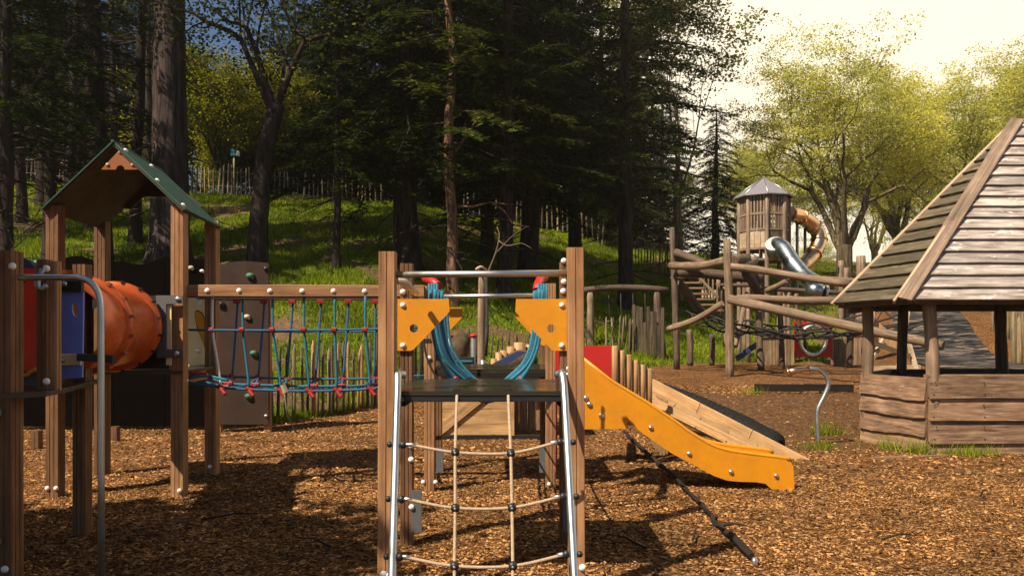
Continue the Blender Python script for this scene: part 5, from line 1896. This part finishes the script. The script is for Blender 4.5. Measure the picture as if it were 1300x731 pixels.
def hipboard(E, w_, th_, mat, top=.97, lift=.05, ext_=.06, nm='hip_board', outv=None):
    d_ = (AP - E).normalized()
    a, b = E - d_ * ext_ + Vector((0, 0, lift)), E.lerp(AP, top) + Vector((0, 0, lift))
    MB().beam(a, b, w_, th_, up=outv or Vector((0, -.6, 1))).build(nm, M[mat], hut)


hipboard(E1 + Vector((.02, -.02, 0)), .175, .03, 'hip', lift=.055, outv=Vector((-.25, -.62, .75)))
hipboard(E1 + Vector((-.10, -.0, 0)), .03, .05, 'edge', lift=.02, outv=Vector((-.25, -.62, .75)))
hipboard(E2, .06, .05, 'edge', lift=.045, outv=Vector((-.9, -.2, .5)))
hipboard(E3, .12, .03, 'hip', lift=.045, outv=Vector((-.5, .6, .7)))
hipboard(E4, .12, .03, 'hip', lift=.045, outv=Vector((.5, .6, .7)))
hipboard(E0, .12, .03, 'hip', lift=.045, outv=Vector((.5, -.6, .7)))
for a, b in ((E2, E1), (E1, E0), (E3, E2), (E4, E3)):
    ins = (AP - (a + b) / 2)
    ins = Vector((ins.x, ins.y, 0)).normalized() * .09
    MB().beam(a + ins - Vector((0, 0, .005)), b + ins - Vector((0, 0, .005)), .05, .08).build('eave_beam', M['log_dark'], hut)
for k in range(7):
    e = E1.lerp(E0, (k + .2) / 7)
    MB().beam(e + Vector((0, .05, .0)), e.lerp(AP, .6) + Vector((0, 0, -.06)), .06, .08).build('rafter', M['log_dark'], hut)
for k in range(3):
    e = E2.lerp(E1, (k + .3) / 3)
    MB().beam(e + Vector((.05, .05, .0)), e.lerp(AP, .6) + Vector((0, 0, -.06)), .06, .08).build('rafter', M['log_dark'], hut)
MB().beam(W(1098, 393, 11.1), W(1078, 396, 11.3), .05, .06).build('eave_brace', M['log_dark'], hut)

# ================================================================== log climbing structure
cl = thing('log_climbing_frame', 'large rustic climbing frame of crossing logs in front of the lookout tower', 'climbing frame', (7, 19, .5))


def lg2(a, b, d0, d1, r0, r1=None, mt='log', nm='log', **k):
    MB().log(W(a[0], a[1], d0), W(b[0], b[1], d1), r0, r1, **k).build(nm, M[mt], cl)


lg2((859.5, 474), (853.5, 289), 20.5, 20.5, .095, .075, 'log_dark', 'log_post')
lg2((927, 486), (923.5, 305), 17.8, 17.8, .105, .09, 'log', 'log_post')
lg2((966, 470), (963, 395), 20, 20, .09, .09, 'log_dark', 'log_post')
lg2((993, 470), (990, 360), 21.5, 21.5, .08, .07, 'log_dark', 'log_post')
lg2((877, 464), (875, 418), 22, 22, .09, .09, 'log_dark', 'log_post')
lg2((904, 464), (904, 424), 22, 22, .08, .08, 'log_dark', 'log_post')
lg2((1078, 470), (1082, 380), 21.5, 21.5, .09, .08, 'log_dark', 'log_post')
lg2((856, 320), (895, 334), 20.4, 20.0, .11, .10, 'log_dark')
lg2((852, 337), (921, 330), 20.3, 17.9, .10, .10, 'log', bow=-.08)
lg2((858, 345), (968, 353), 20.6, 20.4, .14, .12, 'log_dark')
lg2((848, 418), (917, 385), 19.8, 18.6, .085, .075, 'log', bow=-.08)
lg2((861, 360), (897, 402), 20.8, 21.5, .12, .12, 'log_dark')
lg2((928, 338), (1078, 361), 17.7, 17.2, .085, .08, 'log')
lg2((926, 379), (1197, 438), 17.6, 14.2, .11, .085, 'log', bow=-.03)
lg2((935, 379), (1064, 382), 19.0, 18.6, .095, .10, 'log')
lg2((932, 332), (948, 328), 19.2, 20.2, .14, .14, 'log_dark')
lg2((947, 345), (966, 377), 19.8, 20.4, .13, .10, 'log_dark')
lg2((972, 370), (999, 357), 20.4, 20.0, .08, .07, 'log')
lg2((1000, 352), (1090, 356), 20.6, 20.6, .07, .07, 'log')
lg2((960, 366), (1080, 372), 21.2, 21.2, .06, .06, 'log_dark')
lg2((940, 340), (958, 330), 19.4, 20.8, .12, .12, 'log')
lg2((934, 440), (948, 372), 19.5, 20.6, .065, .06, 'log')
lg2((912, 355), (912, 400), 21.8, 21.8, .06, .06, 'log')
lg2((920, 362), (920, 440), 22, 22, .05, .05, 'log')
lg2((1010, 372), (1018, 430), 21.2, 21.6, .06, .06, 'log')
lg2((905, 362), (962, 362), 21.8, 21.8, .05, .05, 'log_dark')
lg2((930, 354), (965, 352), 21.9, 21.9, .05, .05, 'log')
# stair flight with balusters behind
for i in range(7):
    a = W(868 + i * 5.5, 352 + i * 7, 21.8)
    MB().beam(a - Vector((.35, 0, 0)), a + Vector((.35, 0, 0)), .22, .05).build('stair_tread', M['board'], cl)
    MB().beam(a + Vector((.3, -.1, 0)), a + Vector((.3, -.1, .55)), .035, .035).build('baluster', M['log'], cl)
MB().beam(W(872, 336, 21.7), W(912, 378, 21.7), .05, .07).build('stair_rail', M['log'], cl)
for i in range(6):
    MB().beam(W(892 + i * 4, 378, 22.5), W(892 + i * 4, 368, 22.5), .05, .04).build('baluster', M['edge'], cl)
# slatted low wall
for i in range(9):
    px = 968 + i * 4.7
    MB().beam(W(px, 463, 22.6), W(px, 428, 22.6), .095, .04, up=(0, 1, 0)).build('slat', M[('board', 'log', 'stake')[i % 3]], cl)
for i in range(8):
    px = 1057 + i * 4.8
    MB().beam(W(px, 463, 22.6), W(px, 430, 22.6), .098, .04, up=(0, 1, 0)).build('slat', M[('board', 'log', 'stake')[i % 3]], cl)
# red panel with crawl ring
d = 22.2
hole = [(wx(1031 + 15 * math.cos(a), d), wz(432 + 17 * math.sin(a), d)) for a in ang]
MB().prism([(wx(1008, d), wz(453, d)), (wx(1055.5, d), wz(453, d)), (wx(1055.5, d), wz(412, d)), (wx(1008, d), wz(407, d))], (0, d, 0), (1, 0, 0), (0, 0, 1), .05, hole).build('ring_panel', M['red'], cl)
MB().tube([(wx(1031 + 16.5 * math.cos(a), d), d - .06, wz(432 + 18.5 * math.sin(a), d)) for a in [2 * math.pi * k / 24 for k in range(25)]], .055, 8, caps=False).build('crawl_ring', M['steel'], cl)
MB().beam(W(1022, 405, 20.8), W(1020, 458, 20.8), .06, .06).build('thin_post', M['log_dark'], cl) if False else None
# climbing net
netm = MB()
r = random.Random(5)
nodes = {}
for i in range(13):
    for j in range(6):
        u, w_ = i / 12, j / 5
        x = 4.6 + u * 5.2
        y = 17.9 + w_ * 3.0
        z = .98 + .35 * (abs(u - .5) * 2) ** 2 + .25 * (abs(w_ - .5) * 2) + r.uniform(-.07, .07) + .25 * w_
        nodes[i, j] = Vector((x + r.uniform(-.08, .08), y, z + .25))
for i in range(13):
    MB().tube([nodes[i, j] for j in range(6)], .022, 5).build('net_rope', M['rope_dark'], cl)
for j in range(6):
    MB().tube(spline([nodes[i, j] for i in range(13)], 2), .026, 5).build('net_rope', M['rope_dark'], cl)
for i in range(0, 12, 1):
    for j in range(0, 5, 2):
        netm.tube(sag(nodes[i, j], nodes[i + 1, j + 1], .05, 3), .02, 4)
netm.build('net_rope', M['rope_dark'], cl)
MB().prism([(0, 0), (.5, .35), (.5, .2), (.05, -.12)], W(933, 452, 19.5), (1, 0, 0), (0, 0, 1), .1).build('cloth_flap', M['blue_dark'], cl)

# ================================================================== lookout tower with tube slides
lt = thing('lookout_tower', 'slatted hexagonal wooden lookout tower with a pointed grey metal roof', 'tower', (wx(974, 24), 24, .7))
cx_, cy_ = wx(975, 24), 24.4
zt_, zb_ = wz(247, 24), wz(335, 24)
hexp = []
for k in range(8):
    a = math.radians(22.5 + 45 * k + 12)
    hexp.append(Vector((cx_ + .74 * math.cos(a), cy_ + .74 * math.sin(a), 0)))
order = sorted(range(8), key=lambda k: hexp[k].y)
for k in range(8):
    p = hexp[k]
    MB().log((p.x, p.y, H(p.x, p.y) - .1), (p.x, p.y, zt_), .07, .065, wob=.05).build('corner_post', M['hip'], lt)
for k in range(8):
    a, b = hexp[k], hexp[(k + 1) % 8]
    mid = (a + b) / 2
    for q in range(1, 6):
        p = a.lerp(b, q / 6)
        short = (k + q) % 2
        MB().beam((p.x, p.y, wz(293, 24)), (p.x, p.y, zt_ - .02), .055, .02, up=(mid - Vector((cx_, cy_, 0))).normalized()).build('slat', M['hip'], lt)
    nz = (mid - Vector((cx_, cy_, 0))).normalized()
    for zz in (wz(272, 24), wz(292, 24), wz(316, 24), wz(330, 24)):
        MB().beam((a.x, a.y, zz), (b.x, b.y, zz), .05, .07).build('rail', M['hip'], lt)
    mt = 'edge' if k in (order[1], order[2]) and mid.x < cx_ else ('log_dark' if mid.y < cy_ else 'board')
    if mid.y < cy_:
        mt = 'edge' if mid.x < cx_ - .1 else 'log_dark'
    for q in range(3):
        p0_, p1_ = a.lerp(b, q / 3 + .01), a.lerp(b, (q + 1) / 3 - .01)
        MB().beam((p0_.x, p0_.y, wz(304 if mt != 'edge' else 305, 24)), (p1_.x, p1_.y, wz(304 if mt != 'edge' else 305, 24)), .02, .50, up=(0, 0, 1)).build('board', M[mt], lt)
MB().prism([(p.x, p.y) for p in hexp], (0, 0, wz(331, 24)), (1, 0, 0), (0, 1, 0), .06).build('floor_plate', M['log_dark'], lt)
apx = Vector((cx_, cy_, wz(221.5, 24)))
re = [Vector((cx_ + .90 * math.cos(math.radians(34.5 + 45 * k)), cy_ + .90 * math.sin(math.radians(34.5 + 45 * k)), zt_ - .02)) for k in range(8)]
for k in range(8):
    a, b = re[k], re[(k + 1) % 8]
    mb = MB()
    th = Vector((0, 0, -.03))
    mb.v += [a, b, apx, a + th, b + th, apx + th]
    mb.face((0, 1, 2), [(0, 0), (1, 0), (.5, 1)])
    mb.face((5, 4, 3), [(0, 0), (1, 0), (.5, 1)])
    mb.face((0, 3, 4, 1), [(0, 0), (0, .1), (1, .1), (1, 0)])
    mb.build('roof_panel', M['roof_metal'], lt)
    MB().tube([a + Vector((0, 0, .012)), apx + Vector((0, 0, .012))], .013, 5).build('roof_seam', M['galv'], lt)
ts = thing('tube_slide', 'narrow grey steel tube slide dropping in front of the lookout tower', 'slide', W(984, 312, 23))
pt = spline([W(984, 314, 23.3), W(988, 312, 23.0), W(996, 318, 22.7), W(1006, 334, 22.3), W(1020, 350, 21.9), W(1036, 361, 21.4)], 6)
MB().tube(pt, [.24 + .012 * (i % 2) for i in range(len(pt))], 16).build('tube', M['tube_steel'], ts)
MB().tube([W(1024, 366, 21.2), W(1046, 371, 21.0)], .21, 14).build('outlet', M['tube_steel'], ts)
MB().tube([W(1045, 371, 21.0), W(1048, 371.5, 21.0)], .25, 14).build('outlet_rim', M['steel'], ts)
MB().tube([W(986, 322, 23.2), W(983, 309, 22.9)], .27, 14).build('inlet_collar', M['steel_dark'], ts)
ss = thing('spiral_slide', 'wide copper coloured steel tube slide curling round the right side of the lookout tower', 'slide', W(1030, 300, 25.5))
pt = spline([W(1003, 272, 25.0), W(1017, 275, 25.3), W(1034, 288, 25.6), W(1040, 304, 25.6), W(1033, 322, 25.4), W(1019, 337, 25.0), W(1008, 344, 24.8)], 7)
MB().tube(pt, [.235 if i % 7 else .25 for i in range(len(pt))], 18).build('tube', M['copper'], ss)
for i in (7, 14, 21, 28):
    t_ = (pt[i + 1] - pt[i - 1]).normalized()
    MB().tube([pt[i] - t_ * .03, pt[i] + t_ * .03], .275, 18).build('joint_ring', M['copper'], ss)
for px, d_ in ((1012, 25.3), (1022, 25.6)):
    MB().tube([W(px, 345, d_) * 1, Vector((wx(px, d_), d_, H(wx(px, d_), d_)))][::-1] + [W(px, 270 if px < 1020 else 290, d_)], .05, 8).build('support_pole', M['steel_dark'], ss)

# play frame of pale boards behind the hut
pf = thing('timber_easel', 'pale timber trestle frame with slanted posts seen through the hut', 'frame', (wx(1130, 17), 17, .5))
for a, b, r_ in [((1098, 474), (1108, 388), .05), ((1140, 478), (1152, 392), .05), ((1098, 472), (1122, 430), .04), ((1163, 470), (1150, 425), .05)]:
    MB().beam(W(a[0], a[1], 17), W(b[0], b[1], 17.2), r_ * 2, r_ * 2).build('leg', M['edge'], pf)
MB().prism([(wx(1106, 17.1), wz(428, 17)), (wx(1150, 17.1), wz(450, 17)), (wx(1150, 17.1), wz(436, 17)), (wx(1106, 17.1), wz(396, 17))], (0, 17.3, 0), (1, 0, 0), (0, 0, 1), .04).build('board', M['ramp'], pf)
MB().beam(W(1096, 430, 17), W(1155, 452, 17), .05, .10).build('rail', M['log_dark'], pf)
MB().beam(W(1100, 468, 17), W(1168, 466, 17), .05, .10).build('rail', M['edge'], pf)

for i, (px, py0, py1, d_) in enumerate([(1067.5, 352, 331, 26), (1074, 352, 340, 26.5), (1093, 352, 325, 25)]):
    o = MB().log(W(px, py0 + 60, d_), W(px, py1, d_), .09 if i < 2 else .15, wob=.05)
    tag(o.build('bollard', M['hip'], None, Vector((wx(px, d_), d_, H(wx(px, d_), d_)))), ['slim timber upright behind the log frame rails right of the steel slides', 'shorter timber upright beside the slim one behind the log rails', 'thick round timber upright just left of the hut roof edge'][i], 'post')

# ================================================================== ground cover
def blades(name, P, L, Wd, mat, lean=.35, seed=1):
    r = np.random.default_rng(seed)
    n = len(P)
    a = r.uniform(0, 2 * np.pi, n)
    S = np.stack([np.cos(a), np.sin(a), np.zeros(n)], -1)
    D = np.stack([r.normal(0, lean, n), r.normal(0, lean, n), np.ones(n)], -1)
    D = D / np.linalg.norm(D, axis=1, keepdims=True)
    b0 = P - S * Wd[:, None] * .5
    b1 = P + S * Wd[:, None] * .5
    t_ = P + D * L[:, None]
    v = np.stack([b0, b1, t_], 1).reshape(-1, 3)
    f = np.arange(3 * n).reshape(-1, 3)
    m_ = fast_mesh(name, v, f, False, np.repeat(r.uniform(0, 1, n), 3))
    m_.materials.append(M[mat])
    return m_


r = np.random.default_rng(3)
N = 620000
dd = 13 + 34 * r.uniform(0, 1, N) ** .8
px_ = r.uniform(-60, 1360, N)
X = (px_ - 650) * dd / 1000
gz, sz, lz = zones(X, dd)
keep = (r.uniform(0, 1, N) < gz * (1 - .9 * lz) * (.45 + .55 * (fbm(X, dd, 1.3, 8.0) > -.4))) & (X < 24)
X, Y = X[keep], dd[keep]
P = np.stack([X, Y, height(X, Y) - .02], -1)
L = (.09 + .13 * r.uniform(0, 1, len(X)) ** 2) * (1 + .5 * (fbm(X, Y, .9, 2.0) > .4))
Wd = .012 + .0009 * Y
m_ = blades('grass', P, L, Wd, 'grass', seed=2)
go = bpy.data.objects.new('grass', m_)
C.objects.link(go)
stuff(go)

# tufts by the hut and the pole, each a plant of its own
for i, (x, y, n_, h_, lab) in enumerate([
    (4.97, 10.35, 110, .26, 'grass tuft at the left front corner of the hut wall'),
    (5.6, 9.80, 170, .24, 'long grass tuft along the foot of the hut front wall'),
    (5.12, 9.98, 200, .28, 'thick grass tuft right at the hut corner post'),
    (4.10, 10.45, 200, .16, 'small grass tuft at the foot of the bent steel pole'),
    (4.62, 11.6, 200, .30, 'grass tuft in the bank left of the hut wall'),
    (5.75, 9.75, 140, .16, 'low grass patch beside the loose batten'),
    (6.0, 13.8, 90, .25, 'small bright tuft on the retaining board left of the hut')]):
    r2 = np.random.default_rng(50 + i)
    if i == 6:
        x = 4.25
    px2 = x + r2.normal(0, .12 if i != 1 else .22, n_)
    py2 = y + r2.normal(0, .07, n_)
    P = np.stack([px2, py2, height(px2, py2) - .01], -1)
    m_ = blades('grass_tuft', P - np.array([x, y, 0]), h_ * r2.uniform(.4, 1.0, n_), np.full(n_, .009), 'grass', .45, 60 + i)
    o = bpy.data.objects.new('grass_tuft', m_)
    C.objects.link(o)
    o.location = (x, y, 0)
    tag(o, lab, 'grass tuft')
# weeds along the paling fence and under the climbing wall
r2 = np.random.default_rng(77)
n_ = 9000
u = r2.uniform(0, 1, n_)
X = np.interp(u, [0, .35, .6, 1], [-8.5, -4.3, -2.75, 2.5])
Y = np.interp(X, [-8.5, -4.25, -3.6, -2.7, -1.4, 2.5], [12.75, 13.2, 14.0, 15.7, 17.5, 19.6]) + r2.normal(0, .16, n_)
P = np.stack([X, Y, height(X, Y) - .02], -1)
m_ = blades('weeds', P, r2.uniform(.05, .20, n_), np.full(n_, .014), 'grass', .35, 78)
o = bpy.data.objects.new('weeds', m_)
C.objects.link(o)
stuff(o)


# woodchips: tens of thousands of small loose pieces near the viewer
def chips(n, ymin, ymax, smin, smax, seed):
    r = np.random.default_rng(seed)
    u = r.uniform(0, 1, n)
    Y = np.sqrt(ymin ** 2 + (ymax ** 2 - ymin ** 2) * u)
    X = (r.uniform(-60, 1370, n) - 650) * Y / 1000
    g_, s_, l_ = zones(X, Y)
    k = (g_ < .3) & (r.uniform(0, 1, n) > s_ * .8) & (fbm(X, Y, 2.3, 3.0) > -1.5 + .6 * r.uniform(0, 1, n))
    X, Y = X[k], Y[k]
    n = len(X)
    Z = height(X, Y) + r.uniform(0, .012, n)
    l = r.uniform(smin, smax, n) * (.4 + 1.1 * r.uniform(0, 1, n) ** 2)
    w = l * r.uniform(.18, .55, n)
    h = l * r.uniform(.06, .16, n)
    a = r.uniform(0, 2 * np.pi, n)
    U = np.stack([np.cos(a), np.sin(a), r.normal(0, .22, n)], -1)
    U /= np.linalg.norm(U, axis=1, keepdims=True)
    V = np.cross(np.stack([r.normal(0, .25, n), r.normal(0, .25, n), np.ones(n)], -1), U)
    V /= np.linalg.norm(V, axis=1, keepdims=True)
    Nn = np.cross(U, V)
    c = np.stack([X, Y, Z], -1)
    A = lambda i, j, q, sc=1.0: c + U * (i * l * .5 * sc)[:, None] + V * (j * w * .5)[:, None] + Nn * (q * h)[:, None]
    tp = r.uniform(.5, 1.0, n)
    v = np.stack([A(-1, -1, -.3), A(1, -1, -.3), A(1, 1, -.3), A(-1, 1, -.3), A(-1, -.7, 1, tp), A(1, -.7, 1, tp), A(1, .7, 1, tp), A(-1, .7, 1, tp)], 1).reshape(-1, 3)
    b = (np.arange(n) * 8)[:, None, None]
    f = (b + np.array([[4, 5, 6, 7], [0, 1, 5, 4], [1, 2, 6, 5], [2, 3, 7, 6], [3, 0, 4, 7]])).reshape(-1, 4)
    return v, f, np.repeat(r.uniform(0, 1, n), 8)


parts_ = [chips(105000, 4.3, 8.2, .010, .033, 1), chips(65000, 8.2, 15.5, .018, .048, 2)]
off = 0
VV, FF, RR = [], [], []
for v_, f_, rn_ in parts_:
    VV.append(v_)
    FF.append(f_ + off)
    RR.append(rn_)
    off += len(v_)
m_ = fast_mesh('woodchips', np.concatenate(VV), np.concatenate(FF), False, np.concatenate(RR))
m_.materials.append(M['chip'])
o = bpy.data.objects.new('woodchips', m_)
C.objects.link(o)
stuff(o)
# a few twigs
for i, (px, py, L_, a) in enumerate([(255, 665, .5, .3), (420, 700, .35, 2.6), (1245, 634, .25, .8), (880, 690, .3, 1.2), (1120, 690, .3, .1), (820, 702, .4, 2.2)]):
    d_ = 1550 / (py - 420)
    x = wx(px, d_)
    p = Vector((x, d_, .035))
    e = p + Vector((math.cos(a) * L_, math.sin(a) * L_, .02))
    o = MB().tube([p, p.lerp(e, .5) + Vector((0, .02, .02)), e], [.009, .007, .003], 5)
    tag(o.build('twig', M['edging'], None, p), ['curved dark twig on shaded chips right of the steel pole', 'short dark twig on the chips just left of the middle tower', 'small dark twig on the sunny chips in front of the hut', 'dark twig on the chips right of the edging log', 'pale bent twig on the open chips below the spout pole', 'dark twig on the chips between the rope ladder and the edging log'][i], 'twig', 'twigs lying on the woodchips')
if 0:
    print(sum(len(o.data.polygons) for o in bpy.data.objects if o.type == 'MESH'))

# thin warm air over the whole place
hz = MB()
x0, x1, y0, y1, z0, z1 = -152, 152, -47, 152, -1.5, 40
hz.v = [Vector((x, y, z)) for z in (z0, z1) for x, y in ((x0, y0), (x1, y0), (x1, y1), (x0, y1))]
for fc in ((0, 3, 2, 1), (4, 5, 6, 7), (0, 1, 5, 4), (1, 2, 6, 5), (2, 3, 7, 6), (3, 0, 4, 7)):
    hz.face(fc, [(0, 0)] * 4)
haze = stuff(hz.build('haze', None))
hm = bpy.data.materials.new('haze_air')
hm.use_nodes = True
hm.node_tree.nodes.remove(hm.node_tree.nodes['Principled BSDF'])
pv = hm.node_tree.nodes.new('ShaderNodeVolumePrincipled')
pv.inputs['Color'].default_value = (1.0, .95, .80, 1)
pv.inputs['Density'].default_value = 0.0013
pv.inputs['Anisotropy'].default_value = 0.8
hm.node_tree.links.new(pv.outputs[0], hm.node_tree.nodes['Material Output'].inputs['Volume'])
haze.data.materials.append(hm)
